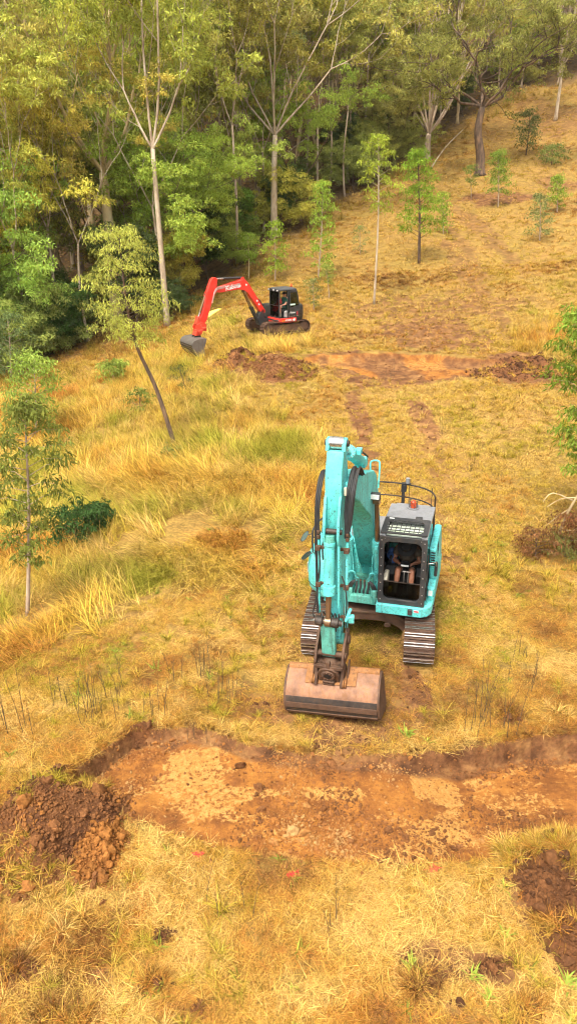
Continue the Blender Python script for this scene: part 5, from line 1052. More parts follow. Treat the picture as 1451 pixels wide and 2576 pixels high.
# stick
sw = .132
mb = MB()
mb.prism(SP_([(2.79, 4.83), (3.00, 4.83), (3.13, 4.52), (3.16, 4.0), (3.16, 3.70), (3.13, 3.62), (3.13, 2.0), (3.17, 1.62), (3.13, 1.40), (3.00, 1.38), (2.94, 1.5), (2.82, 2.4), (2.66, 3.5), (2.60, 4.1), (2.66, 4.4)]), BX - sw, BX + sw)
stick = up(mb.build('stick', teal, TX, .016))
for sx in (-1, 1):
    mb = MB(); mb.prism(SP_([(2.80, 4.83), (2.77, 4.93), (2.82, 5.01), (2.92, 5.01), (2.98, 4.93), (3.0, 4.83)]), BX + sx * .13 - .03, BX + sx * .13 + .03); mb.build('horn_plate', teal, stick, .008)
    mb = MB(); mb.prism(SP_([(3.10, 4.2), (3.20, 4.1), (3.30, 3.72), (3.34, 3.50), (3.28, 3.36), (3.16, 3.30), (3.10, 3.2)]), BX + sx * .115 - .022, BX + sx * .115 + .022); mb.build('cylinder_bracket', teal, stick, .008)
mb = MB(); mb.cyl((BX - .19, -2.87, 4.93), (BX + .19, -2.87, 4.93), .05, 14); mb.build('pivot_pin', rust_dark, stick); mb = MB(); mb.cyl((BX - .16, -3.24, 3.58), (BX + .16, -3.24, 3.58), .045, 14); mb.build('pivot_pin', rust_dark, stick)
# bucket cylinder on the front of the stick
a = Vector(P(BX - .03, 3.25, 3.50)); b = Vector(P(BX - .03, 3.38, 1.98)); d = (b - a).normalized()
mb = MB(); mb.mat(1).cyl(a - d * .02, a + d * .12, .085, 16); mb.mat(0).cyl(a + d * .10, a + d * .98, .085, 24); mb.cyl(a + d * .86, a + d * 1.02, .108, 24); mb.cyl(a + d * .1, a + d * .16, .095, 24); bc_ = up(mb.build('bucket_cylinder', [teal, teal_dirty], TX, .006))
mb = MB(); mb.cyl(a + d * 1.0, b, .048, 16); mb.cyl(b + Vector((-.05, 0, 0)), b + Vector((.05, 0, 0)), .085, 16); mb.build('piston_rod', rod_brown, bc_)
# steel pipes and clamps on both sides of the stick
pp = MB(); cl = MB(); hs_ = MB()
for sx, xs in ((-1, -.245), (1, .225)):
    x = BX + xs; pp.tube([P(x, 3.10, 3.35), P(x, 3.12, 2.9), P(x, 3.14, 2.2), P(x - .0, 3.12, 1.75)], .026, 8)
    pp.hose([P(BX + sx * .12, 3.22, 3.3), P(BX + sx * .10 + .01, 3.24, 3.0), P(BX + sx * .115, 3.24, 2.3)], .016, 6)
    for z in (3.22, 2.55, 1.95): cl.box(P(x, 3.16, z), (.085, .09, .075)); cl.box(P(x - sx * .06, 3.12, z), (.10, .04, .05))
    for z in (3.40, 3.48): cl.cyl(P(x, 3.11, z - .03), P(x, 3.11, z + .03), .034, 8)
pp.hose([P(BX + .14, 3.16, 3.62), P(BX + .12, 3.24, 3.45), P(BX + .115, 3.25, 3.2), P(BX + .115, 3.25, 2.2)], .02, 7)
pp.build('stick_pipes', teal, stick); tag(cl.build('pipe_clamps', rust, stick, .006), kind='stuff')
# hoses
for k in range(9):
    o_ = random.uniform(-.03, .03); x = BX + .17 + .015 * k
    hs_.hose([P(x + .03, 2.30 + o_, 4.22), P(x + .02, 2.62 + o_, 4.42 + .03 * math.sin(k)), P(x + .015, 2.96 + o_, 4.18), P(x + .0, 3.06 + o_, 3.85), P(BX + .19 + .010 * k, 3.10, 3.62), P(BX + .19 + .005 * k, 3.12, 3.42)], .016, 6)
for k in range(3):
    x = BX - .23 - .028 * k
    hs_.hose([P(x, 2.2, 4.15), P(x - .02, 2.65, 4.35), P(x - .03, 2.98, 4.0), P(x - .02, 3.1, 3.4 - .1 * k), P(x + .0, 3.13, 2.9), P(BX - .25 - .01 * k, 3.15, 2.6 - .3 * k)], .016, 6)
hs_.hose([P(BX - .27, 3.14, 2.5), P(BX - .30, 3.16, 2.2), P(BX - .34, 3.18, 1.98), P(BX - .28, 3.18, 1.9), P(BX - .25, 3.16, 2.1), P(BX - .27, 3.15, 2.4)], .014, 6)
hs_.hose([P(BX + .15, 3.16, 2.75), P(BX + .21, 3.20, 2.6), P(BX + .24, 3.2, 2.3), P(BX + .23, 3.2, 1.9), P(BX + .26, 3.18, 1.7)], .013, 6)
for k in range(5):
    hs_.hose([P(BX - .08 + .05 * k, 3.2, 1.95), P(BX - .14 + .07 * k, 3.32, 2.12), P(BX - .12 + .06 * k, 3.4, 1.98), P(BX - .1 + .05 * k, 3.36, 1.8)], .012, 5)
up(hs_.build('hydraulic_hoses', black_rubber, TX))
hb = MB(); hb.box(P(BX + .185, 3.10, 4.22), (.04, .03, .14)); up(hb.build('valve_cover', cream, TX, .008))
# boom lift cylinders, either side of the boom
for sx in (-1, 1):
    x = BB + sx * .285; a = Vector(P(x, .70, 1.18)); b = Vector(P(x, 1.16, 3.30)); d = (b - a).normalized()
    mb = MB(); mb.cyl(a, a + d * 1.18, .082, 22); mb.cyl(a + d * .96, a + d * 1.22, .10, 22); mb.box(a + d * .02, (.15, .18, .2)); mb.box(a + d * 1.1 + Vector((0, -.10, 0)), (.07, .06, .09))
    lc = up(mb.build('boom_cylinder', teal, TX, .008)); mb = MB(); mb.cyl(a + d * 1.2, b, .045, 14); mb.cyl(b + Vector((-.06, 0, 0)), b + Vector((.06, 0, 0)), .08, 14); mb.build('piston_rod', rod_brown, lc)
    mb = MB(); q = Vector((-sx * .075, -.06, 0)); mb.tube([a + d * 1.05 + q, a + d * .85 + q, a + d * .80 + q * 1.2, a + d * .40 + q * 1.3, a + d * .30 + Vector((-sx * .14, -.10, 0)), Vector(P(BB + sx * .09, .86, 1.44))], .013, 6)
    mb.hose([a + d * .25 + Vector((sx * .03, -.1, 0)), a + d * .42 + Vector((-sx * .02, -.12, 0)), a + d * .44 + Vector((-sx * .12, -.13, 0)), Vector(P(BB + sx * .12, .88, 1.40))], .018, 7); mb.build('oil_pipe', teal, lc)
mb = MB()
for k in range(4):
    x = BB - .12 + .08 * k; mb.mat(0).hose([P(x, .86, 1.42), P(x + .01, .90, 1.30), P(x - .01, .92, 1.15), P(x, .80, 1.05)], .022, 7); mb.mat(1).cyl(P(x, .865, 1.30), P(x, .865, 1.42), .026, 8)
for sx in (-1, 1):
    for k in range(6): mb.mat(0).hose([P(BB + sx * .12, .86, 1.42), P(BB + sx * (.17 + .014 * k), .92, 1.36), P(BB + sx * (.22 + .016 * k), .92, 1.22)], .011, 5)
up(mb.build('hose_manifold', [black_rubber, rod_brown], TX))
mb = MB()
for sx in (-1, 1): mb.box(P(BB + sx * .25, .93, 1.17), (.13, .10, .16)); mb.box(P(BB + sx * .25, .95, 1.08), (.08, .06, .08))
mb.prism([(BB - .26, .96), (BB + .26, .96), (BB + .21, 1.14), (BB - .21, 1.14)], -1.03, -.90, 'y'); up(mb.build('boom_foot_bracket', teal_dirty, TX, .02))
wlx = MB(); wlx.mat(0).box(P(BB + .29, 1.36, 3.46), (.19, .09, .13)); wlx.mat(1).box(P(BB + .29, 1.41, 3.46), (.155, .012, .095)); wlx.mat(0).box(P(BB + .27, 1.28, 3.40), (.05, .12, .05)); up(wlx.build('work_lamp', [cab_grey, lamp_white], TX, .008))

# ---- bucket link, tilting hitch, bucket
pn = Vector(P(BX - .03, 3.38, 1.98))
mb = MB(); mb.mat(0).cyl(pn + Vector((-.23, 0, 0)), pn + Vector((.23, 0, 0)), .052, 16)
for x in (-.16, .11): mb.cyl(pn + Vector((x - .05, 0, 0)), pn + Vector((x + .07, 0, 0)), .085, 16)
mb.mat(1).cyl(pn + Vector((-.25, 0, 0)), pn + Vector((-.20, 0, 0)), .035, 8); mb.cyl(pn + Vector((.19, 0, 0)), pn + Vector((.24, 0, 0)), .035, 8)
up(mb.build('link_pin', [rust_dark, steel], TX, .008))
hx = BX - .01
mb = MB()
mb.prism(SP_([(3.30, 1.98), (3.42, 2.0), (3.40, 1.62), (3.34, 1.25), (3.24, 1.25), (3.30, 1.6)]), hx - .14, hx + .10)
mb.cyl((hx - .20, -3.06, 1.47), (hx + .20, -3.06, 1.47), .10, 18)
lk = up(mb.build('bucket_link', teal_dirty, TX, .015))
for sx in (-1, 1):
    mb = MB(); mb.prism(SP_([(2.92, 1.62), (3.06, 1.70), (3.36, 1.44), (3.46, 1.20), (3.44, 1.12), (3.0, 1.12), (2.95, 1.35)]), hx + sx * .235 - .022, hx + sx * .235 + .022)
    mb.cyl((hx + sx * .20, -3.06, 1.47), (hx + sx * .29, -3.06, 1.47), .085, 16); mb.cyl((hx + sx * .20, -3.32, 1.30), (hx + sx * .28, -3.32, 1.30), .06, 14)
    up(mb.build('hitch_side_plate', rust, TX, .008))
mb = MB(); mb.span((hx - .24, -3.48, 1.09), (hx + .24, -2.98, 1.15)); mb.span((hx - .03, -3.50, 1.10), (hx + .03, -3.42, 1.24)); mb.cyl((hx - .22, -3.30, 1.30), (hx + .22, -3.30, 1.30), .055, 14)
for k in range(10): mb.ball((hx - .19 + .042 * k, -3.40, 1.165), .017, 6)
up(mb.build('hitch_frame', rust, TX, .008))
mb = MB(); mb.M = Matrix.Translation(P(hx, 3.36, .98)) @ Euler((R(22), 0, 0)).to_matrix().to_4x4()
prof = [(-.17, -.20), (.17, -.20), (.19, .02), (.14, .13), (.06, .18), (-.06, .18), (-.14, .13), (-.19, .02)]
mb.mat(0).prism(prof, -.10, .18, 'y'); mb.prism([(.12 * math.cos(t), .03 + .12 * math.sin(t)) for t in np.linspace(0, 2 * math.pi, 17)[:-1]], -.135, -.10, 'y')
mb.mat(1).prism([(.062 * math.cos(t), .03 + .062 * math.sin(t)) for t in np.linspace(0, 2 * math.pi, 17)[:-1]], -.14, -.134, 'y')
for k in range(11):
    t = 2 * math.pi * k / 11; mb.mat(2).ball((.095 * math.cos(t), -.138, .03 + .095 * math.sin(t)), .017, 6)
for z in (-.13, -.2): mb.mat(0).span((-.10, -.16, z - .02), (.10, -.08, z + .02))
up(mb.build('tilt_rotator', [rust, inner_dark, rust], TX, .008))
for sx in (-1, 1):
    mb = MB(); mb.mat(0).prism(SP_([(3.14, .80), (3.16, 1.02), (3.26, 1.14), (3.36, 1.12), (3.44, .90), (3.48, .74), (3.30, .70)]), hx + sx * .225 - .028, hx + sx * .225 + .028)
    for kk in range(2): mb.mat(1).cyl((hx + sx * (.245 + .035 * kk), -3.40, .80), (hx + sx * (.270 + .035 * kk), -3.40, .80), .088, 18)
    mb.mat(0).prism(SP_([(3.10, 1.10), (3.2, 1.12), (3.36, .78), (3.26, .74)]), hx + sx * .30 - .012, hx + sx * .30 + .012)
    up(mb.build('bucket_ear', [rust, rust_orange], TX, .008))
# bucket: curved shell, side plates, top tube, wear strips
b0, b1 = hx - .82, hx + .80
sh = [(3.06, .86), (3.16, .88), (3.36, .77), (3.50, .62), (3.57, .46), (3.585, .30), (3.55, .17), (3.45, .085), (3.20, .03), (2.95, .02)]
sh = [(v.x, v.y) for v in spline([(a, b, 0) for a, b in sh], 3)]
nrm = []
for i in range(len(sh)):
    a_ = sh[max(i - 1, 0)]; b_ = sh[min(i + 1, len(sh) - 1)]; t = Vector((b_[0] - a_[0], b_[1] - a_[1])).normalized(); nrm.append((t.y, -t.x))
inner = [(p[0] + q[0] * .03, p[1] + q[1] * .03) for p, q in zip(sh, nrm)]
mb = MB(); m_ = len(sh)
vs = [(x, -s, z) for x in (b0, b1) for (s, z) in sh] + [(x, -s, z) for x in (b0, b1) for (s, z) in inner]
fs2 = []
for i in range(m_ - 1):
    fs2 += [(i, i + 1, m_ + i + 1, m_ + i), (2 * m_ + i, 3 * m_ + i, 3 * m_ + i + 1, 2 * m_ + i + 1)]
fs2 += [(0, m_, 3 * m_, 2 * m_), (m_ - 1, 3 * m_ - 1, 4 * m_ - 1, 2 * m_ - 1)]
mb._add(vs, fs2); bk = up(mb.build('bucket_shell', bucket_steel, TX)); bk.matrix_basis = bk.matrix_basis @ Matrix.Translation((hx, 0, .86)) @ Matrix.Translation((.04, 0, 0)) @ Matrix.Rotation(R(-5.0), 4, 'Y') @ Matrix.Diagonal((1, 1, .93, 1)) @ Matrix.Translation((-hx, 0, -.86))
for x in (b0 - .018, b1 + .018):
    mb = MB(); mb.prism(SP_([(p[0] + .012, p[1] + .006) for p in sh] + [(2.98, .30), (3.0, .62)]), x - .018, x + .018); mb.build('bucket_side_plate', rust, bk, .006)
mb = MB(); mb.cyl((b0, -3.12, .855), (b1, -3.12, .855), .075, 20); mb.build('bucket_top_tube', rust_orange, bk)
for kk, (i, j, o_) in enumerate(((11, 13, .012), (13, 15, .030), (15, 17, .012), (17, 19, .030))):
    mb = MB(); pa, pb2 = Vector(sh[i]), Vector(sh[j]); n0, n1 = Vector(nrm[i]), Vector(nrm[j]); mid = Vector(sh[(i + j) // 2]); nm = Vector(nrm[(i + j) // 2])
    mb.prism([(-(p.x - q.x * t), p.y - q.y * t) for p, q, t in ((pa, n0, .0), (mid, nm, .0), (pb2, n1, .0), (pb2, n1, o_), (mid, nm, o_), (pa, n0, o_))], b0 + .004, b1 - .004)
    mb.build('wear_strip', rust_dark if kk % 2 == 0 else rust, bk, .004)
mb = MB(); pa, pb2 = Vector(sh[3]), Vector(sh[7])
plate = [(-.42, 0), (-.34, .0), (-.30, .10), (.30, .10), (.36, .03), (.46, .03), (.46, -.04), (-.42, -.04)]
mb.prism([(-(Vector(sh[i]).x - nrm[i][0] * .006), Vector(sh[i]).y - nrm[i][1] * .006) for i in (3, 5, 7)] + [(-(Vector(sh[i]).x - nrm[i][0] * .026), Vector(sh[i]).y - nrm[i][1] * .026) for i in (7, 5, 3)], hx - .48, hx + .42)
mb.build('bucket_pad_plate', rust_orange, bk, .006)
mb = MB(); mb.box(P(BX + .32, 3.20, 1.98), (.10, .09, .13), (.2, 0, .2)); mb.box(P(BX + .26, 3.16, 2.02), (.05, .16, .2), (0, .3, 0)); up(mb.build('diverter_valve', teal, TX, .008))
bpy.context.view_layer.update()
TMAT = TX.matrix_basis @ Matrix.Rotation(UP, 4, 'Z') @ Matrix.Translation((.13, 0, 0))
# ------------------------------------------------------------------ people (one continuous body each, clothes as children)
def skin_mat(name, c): return plain(name, c, .55)
def remesh(o, vox, it=6):
    m = o.modifiers.new('skin', 'REMESH'); m.mode = 'VOXEL'; m.voxel_size = vox; m.use_smooth_shade = True
    s = o.modifiers.new('soft', 'SMOOTH'); s.factor = .5; s.iterations = it
    return o
def person(name, M, J, mats, label, hat):
    """J: joints in the seat frame (x, forward, up). M: seat frame to world."""
    V = {k: Vector(P(*p)) for k, p in J.items()}
    root = MB()
    hip, chest, neck, head = V['hip'], V['chest'], V['neck'], V['head']
    up_ = (head - neck).normalized(); fwd = Vector(P(0, 1, 0)); face = V.get('face', fwd).normalized()
    root.tube([hip + Vector((0, 0, -.07)), hip, hip.lerp(chest, .5), chest, neck - up_ * .06], [.13, .155, .145, .165, .09], 14)
    root.tube([V['shL'], V['shR']], .07, 10); root.ball(V['shL'], .075); root.ball(V['shR'], .075)
    root.tube([neck - up_ * .08, neck + up_ * .05, head - up_ * .06], [.07, .058, .055], 10)
    # head with brow, nose, jaw, ears
    root.ball(head, .098, 16, (.86, 1.0, 1.18)); root.ball(head + face * .035 - up_ * .075, .062, 12, (.95, 1, .8))
    root.tube([head + face * .09 + up_ * .01, head + face * .122 - up_ * .03], [.012, .018], 6)
    side = face.cross(up_).normalized()
    for q in (-1, 1):
        root.ball(head + side * q * .086 - up_ * .012, .028, 8, (.5, .8, 1.2)); root.ball(head + side * q * .034 + face * .088 + up_ * .012, .014, 6)
    root.tube([head + face * .096 - up_ * .068 + side * .025, head + face * .104 - up_ * .066, head + face * .096 - up_ * .068 - side * .025], .009, 5)
    for q in ('L', 'R'):
        sh, el, ha, kn, an = V['sh' + q], V['el' + q], V['ha' + q], V['kn' + q], V['an' + q]
        root.tube([sh, sh.lerp(el, .4), el], [.062, .056, .045], 10); root.ball(el, .046)
        wr = el.lerp(ha, .80); root.tube([el, el.lerp(wr, .35), wr], [.045, .046, .029], 10)
        d = (ha - wr).normalized(); tgt = V.get('grip' + q, ha + d * .1); sgn = -1 if q == 'L' else 1
        inw = (V['haL'] + V['haR']) / 2 - ha; inw = (inw - d * inw.dot(d)); inw = inw.normalized() if inw.length > .03 else Vector((-sgn, 0, 0)); nrm = d.cross(inw).normalized()
        root.tube([wr, wr.lerp(ha, .5), ha + d * .02], [.03, .036, .034], 8)
        for k in range(4):                                             # four fingers, unequal and curled
            base = ha + d * .03 + inw * (.030 - .020 * k); L_ = (.062, .070, .066, .052)[k]
            p1 = base + d * L_ * .5 + nrm * .004; p2 = p1 + (d * .55 + inw * .35 - nrm * .6).normalized() * L_ * .42; p3 = p2 + (inw * .6 - nrm * .6).normalized() * L_ * .3
            root.tube([base - d * .03, p1, p2, p3], [.0105, .0095, .009, .0075], 6)
        tb = wr.lerp(ha, .45) + inw * .028; root.tube([tb, tb + (d + inw).normalized() * .045, tb + (d + inw * .4).normalized() * .078], [.014, .0115, .009], 6)   # thumb
        hp = hip + Vector((sgn * -.095, 0, -.01)); root.tube([hp, hp.lerp(kn, .5), kn], [.095, .083, .062], 12); root.ball(kn, .062)
        root.tube([kn, kn.lerp(an, .35), an], [.060, .058, .038], 10)
        ft = V.get('toe' + q, an + Vector(P(0, .16, -.05))); root.tube([an + Vector((0, .04, -.04)), an + Vector((0, 0, -.05)), ft], [.04, .045, .032], 8)
    body = root.build(name, mats['skin']); remesh(body, .0085, 3); body.matrix_world = M; tag(body, label, 'person')
    sh_ = MB(); sh_.tube([hip + Vector((0, 0, -.02)), hip.lerp(chest, .5), chest, neck - up_ * .05], [.168, .16, .182, .095], 16); sh_.tube([V['shL'], V['shR']], .085, 10)
    for q in ('L', 'R'): sh_.tube([V['sh' + q], V['sh' + q].lerp(V['el' + q], .62)], [.085, .073], 10)
    remesh(sh_.build('shirt', mats['shirt'], body), .016)
    so = MB(); so.tube([hip + Vector((0, 0, .05)), hip + Vector((0, 0, -.09))], [.165, .15], 14)
    for q, sgn in (('L', 1), ('R', -1)):
        hp = hip + Vector((sgn * .095, 0, -.01)); so.tube([hp, hp.lerp(V['kn' + q], .78)], [.112, .092], 12)
    remesh(so.build('shorts', mats['shorts'], body), .016)
    for q in ('L', 'R'):
        an = V['an' + q]; ft = V.get('toe' + q, an + Vector(P(0, .16, -.05))); bo = MB()
        bo.tube([an + (V['kn' + q] - an).normalized() * .13, an, an + Vector((0, .02, -.05))], [.052, .054, .055], 10); bo.tube([an + Vector((0, .04, -.05)), an + Vector((0, -.03, -.055)), ft], [.052, .055, .045], 10); remesh(bo.build('boot', mats['boots'], body), .014)
    if hat == 'wide':
        h = MB(); c = head + up_ * .035; q = Matrix.Translation(c) @ up_.to_track_quat('Z', 'Y').to_matrix().to_4x4(); h.M = q
        h.loft([[(r * math.cos(t), r * math.sin(t), z) for t in np.linspace(0, 2 * math.pi, 25)[:-1]] for r, z in ((.185, -.012), (.19, -.004), (.15, .006), (.105, .012), (.10, .07), (.085, .105), (.04, .112))]); h.build('hat', mats['hat'], body)
    else:
        h = MB(); h.ball(head + up_ * .035, .104, 14, (.9, 1.03, .9)); cap = h.build('cap', mats['hat'], body); pk = MB(); b_ = head + up_ * .045 + face * .085
        pk.loft([[b_ + side * .075 - face * .02, b_ - side * .075 - face * .02, b_ - side * .05 + face * .075 - up_ * .012, b_ + side * .05 + face * .075 - up_ * .012], [p + up_ * .008 for p in (b_ + side * .075 - face * .02, b_ - side * .075 - face * .02, b_ - side * .05 + face * .075 - up_ * .012, b_ + side * .05 + face * .075 - up_ * .012)]]); pk.build('cap_peak', mats['hat'], cap)
    return body
skinA = skin_mat('shaded_skin', (.28, .115, .065))  # skin tone darkened: the shade inside the cab is put into the colour
sx_ = .60
person('person', TMAT, dict(hip=(sx_, .13, 1.54), chest=(sx_, .20, 1.78), neck=(sx_, .29, 1.93), head=(sx_, .40, 2.01), face=(0, .75, -.65), shL=(sx_ + .19, .23, 1.89), shR=(sx_ - .19, .23, 1.89), elL=(sx_ + .26, .36, 1.70), elR=(sx_ - .26, .36, 1.70), haL=(sx_ + .11, .54, 1.70), haR=(sx_ - .11, .54, 1.70),
       knL=(sx_ + .14, .57, 1.55), knR=(sx_ - .14, .57, 1.55), anL=(sx_ + .15, .72, 1.22), anR=(sx_ - .15, .72, 1.22)),
       dict(skin=skinA, shirt=plain('khaki_shirt', (.085, .06, .04), .9), shorts=plain('dark_shorts', (.03, .032, .03), .9), boots=plain('brown_boots', (.13, .085, .05), .7), hat=plain('black_felt', (.012, .012, .013), .85)),
       'operator in wide dark hat and brown shirt sitting in the teal excavator cab', 'wide')
mb = MB(); mb.mat(0).span(P(sx_ - .10, .615, 1.70), P(sx_ + .10, .54, 1.73)); mb.mat(1).span(P(sx_ - .075, .64, 1.695), P(sx_ + .075, .618, 1.73)); mb.mat(0).box(P(sx_, .57, 1.76), (.14, .012, .09), (R(30), 0, 0))
rc = mb.build('handheld_controller', [inner_dark, white_sticker], None, .008); rc.matrix_world = TMAT; tag(rc, 'small pale-edged handheld controller gripped by the operator in the teal cab', 'controller')
mb = MB()
for k in range(9): mb.ball(P(.30 + random.uniform(-.05, .06), .28 + random.uniform(-.08, .08), 1.70 + random.uniform(-.06, .16)), random.uniform(.05, .085), 10, (1, 1.1, random.uniform(.6, 1.2)))
jk = remesh(mb.build('folded_jacket', blue_cloth, None), .014, 3); jk.matrix_world = TMAT; tag(jk, 'crumpled blue jacket hanging beside the seat in the teal cab', 'jacket')
# ------------------------------------------------------------------ red excavator on the slope behind
red = paint('red_paint', (.74, .028, .012), dirt=(.25, .10, .05), amount=.2, rough=.35, chips=.05, var=.08)
red_dirty = paint('red_paint_dirty', (.62, .045, .012), dirt=(.22, .10, .05), amount=.4, rough=.5)
blk = paint('black_paint', (.016, .017, .018), dirt=(.12, .09, .06), amount=.3, rough=.4)
grey_steel = paint('grey_bucket_steel', (.19, .165, .145), dirt=(.09, .06, .045), amount=.5, rough=.42, metal=.5, var=.2)
clearish = glass('clear_glass', (.86, .90, .88), .3)
green_glass = glass('green_door_glass', (.35, .5, .4), .4)
RZ = rp.z - .02
RX = empty('compact_excavator', (rp.x, rp.y, RZ), R(-61)); tag(RX, 'bright red excavator with black cab on the slope by the trees, arm reaching left', 'excavator')
RU = R(3)
def ru(o): o.rotation_euler.z = RU; return o
shoe1 = shoe_mesh(.45, .135, .02, .028, 1, [track_brown, rust]); firstr = True
for sx in (-1, 1):
    X = sx * .86; h, r, zc = 1.06, .30, .335; mb = MB()
    mb.prism([(-1.0, .12), (1.0, .12), (1.06, .33), (.95, .48), (-.95, .48), (-1.06, .33)], X - .13, X + .13)
    for k in range(5): mb.cyl((X - .15, -.75 + k * .375, .13), (X + .15, -.75 + k * .375, .13), .075, 12)
    tr = mb.build('track', rust, RX, .01)
    for y in (-1.06, 1.06):
        w = MB(); w.cyl((X - .16, y, zc), (X + .16, y, zc), .25, 20); w.cyl((X - .2, y, zc), (X + .2, y, zc), .17, 18); w.build('idler_wheel' if y < 0 else 'drive_sprocket', rust, tr, .01)
    for (s_, z_, a) in track_path(h, r, zc, .135):
        o = shoe1 if firstr else copy_obj(shoe1); firstr = False; o.parent = tr; o.location = (X, -s_, z_); o.rotation_euler = (-a, 0, 0)
mb = MB(); mb.span((-.75, -.55, .30), (.75, .55, .58)); mb.cyl((0, 0, .55), (0, 0, .68), .45, 28); mb.build('carbody', rust_dark, RX, .02)
# upper
mb = MB(); mb.prism(rrect(-1.0, 1.02, -.62, .75, .15, 4), .66, .74, 'z'); ru(mb.build('swing_frame', blk, RX, .02))
mb = MB(); mb.prism([(.0, -.60), (.88, -.60), (1.04, -.50), (1.06, -.35), (1.06, .52), (.96, .52), (.96, -.42), (.0, -.50)], .58, .80, 'z'); sk = ru(mb.build('side_skirt', red, RX, .02, seg=3))
mb = MB(); mb.box((1.063, .38, .70), (.006, .10, .13)); mb.build('white_sticker', white_sticker, sk)
for y in (-.33, -.22): mb = MB(); mb.box((1.063, y, .68), (.006, .05, .05)); mb.build('warning_sticker', yellow_pl, sk)
text_mesh('model_lettering', 'KX080-4', .13, white_sticker, sk, Matrix.Translation((1.066, .06, .695)) @ Matrix.Rotation(R(90), 4, 'Z') @ Matrix.Rotation(R(90), 4, 'X'), .003, .002, .2)
pl = [(-1.02, .45)] + [(1.04 * math.cos(R(t)), .50 + .88 * math.sin(R(t))) for t in range(170, 5, -12)] + [(1.04, .45)]
mb = MB(); mb.loft([[(x * .96, y, .66) for x, y in pl], [(x, y, .78) for x, y in pl], [(x, y, 1.22) for x, y in pl], [(x * .95, .5 + (y - .5) * .93, 1.38) for x, y in pl]]); cw = ru(mb.build('counterweight', blk, RX, .03, seg=3))
for k in range(4): mb = MB(); mb.box((.95, .82, .86 + .09 * k), (.16, .34, .035), (0, 0, R(35))); mb.build('louvre', rust_dark, cw)
mb = MB(); mb.prism(rrect(-1.0, -.06, -.45, 1.0, .12, 4), .74, 1.35, 'z'); ru(mb.build('engine_hood', blk, RX, .06, seg=3))
# cab
x0, x1, f, bk_, zb, zt = .0, .98, .50, -.68, .80, 2.20
mb = MB(); mb.span(P(x0, f, zb - .04), P(x1, bk_, zb))
def post(x, s0, s1, w=.055): mb.bar(P(x, s0, zb), P(x, s1, zt), w, .06, up=(1, 0, 0))
post(x0 + .03, f - .03, f - .05); post(x1 - .03, f - .03, f - .05); post(x1 - .03, -.06, -.06); post(x0 + .03, bk_ + .02, bk_ + .14); post(x1 - .03, bk_ + .02, bk_ + .14)
mb.span(P(x0, f, zb), P(x1, f - .05, zb + .06)); mb.span(P(x0, f - .02, 2.10), P(x1, f - .08, zt)); mb.span(P(x0, f - .05, zb), P(x0 + .04, bk_, 1.25)); mb.prism(SP_([(bk_, zb), (bk_ + .05, zb), (bk_ + .10, 1.5), (bk_ + .05, 1.5)]), x0, x1)
mb.bar(P(x0 + .03, f - .03, zt - .03), P(x0 + .03, bk_ + .12, zt - .03), .06, .07); mb.bar(P(x1 - .03, f - .03, zt - .03), P(x1 - .03, bk_ + .12, zt - .03), .06, .07)
rcab = ru(mb.build('cab', blk, RX, .012))
mb = MB(); mb.loft([[(x, y, zt - .02) for x, y in rrect(x0 - .01, x1 + .01, -f, -bk_ - .10, .10, 4)], [(x, y, zt + .04) for x, y in rrect(x0, x1, -f, -bk_ - .12, .10, 4)], [(x, y, zt + .07) for x, y in rrect(x0 + .08, x1 - .08, -f + .1, -bk_ - .2, .10, 4)]]); mb.build('roof', paint('roof_dark_grey', (.07, .075, .08), rough=.4), rcab)
for x in (x0 + .06, x0 + .55, x1 - .05):
    mb = MB(); mb.mat(0).box(P(x, f + .02, zt - .02), (.12, .07, .09)); mb.mat(1).box(P(x, f + .058, zt - .02), (.09, .012, .065)); mb.build('work_lamp', [blk, lamp_white], rcab, .006)
mb = MB(); mb.mat(0).box(P(x0 + .08, f + .0, zt - .02), (.2, .03, .12)); mb.cyl(P(.62, bk_ + .22, zt + .07), P(.62, bk_ + .22, zt + .11), .06, 12); mb.mat(1).tube([P(.62, bk_ + .22, zt + .11), P(.62, bk_ + .22, zt + .2), P(.62, bk_ + .22, zt + .23)], [.055, .055, .035], 12); mb.build('beacon_lamp', [blk, orange_lens], rcab)
mb = MB(); mb.span(P(x0 + .05, f - .035, zb + .06), P(x1 - .05, f - .043, 2.10)); mb.build('windscreen', clearish, rcab)
mb = MB(); mb.span(P(x0 + .04, f - .02, 1.40), P(x1 - .04, f - .05, 1.43)); mb.tube([P(.3, f + .0, 1.42), P(.7, f + .0, 1.58)], .01, 5); mb.build('wiper_rail', blk, rcab)
mb = MB(); mb.span(P(x0 + .015, f - .06, 1.25), P(x0 + .023, bk_ + .1, 2.12)); mb.build('far_side_window', clearish, rcab)
mb = MB(); mb.span(P(x0 + .06, bk_ + .10, 1.5), P(x1 - .06, bk_ + .108, 2.12)); mb.build('rear_window', clearish, rcab)
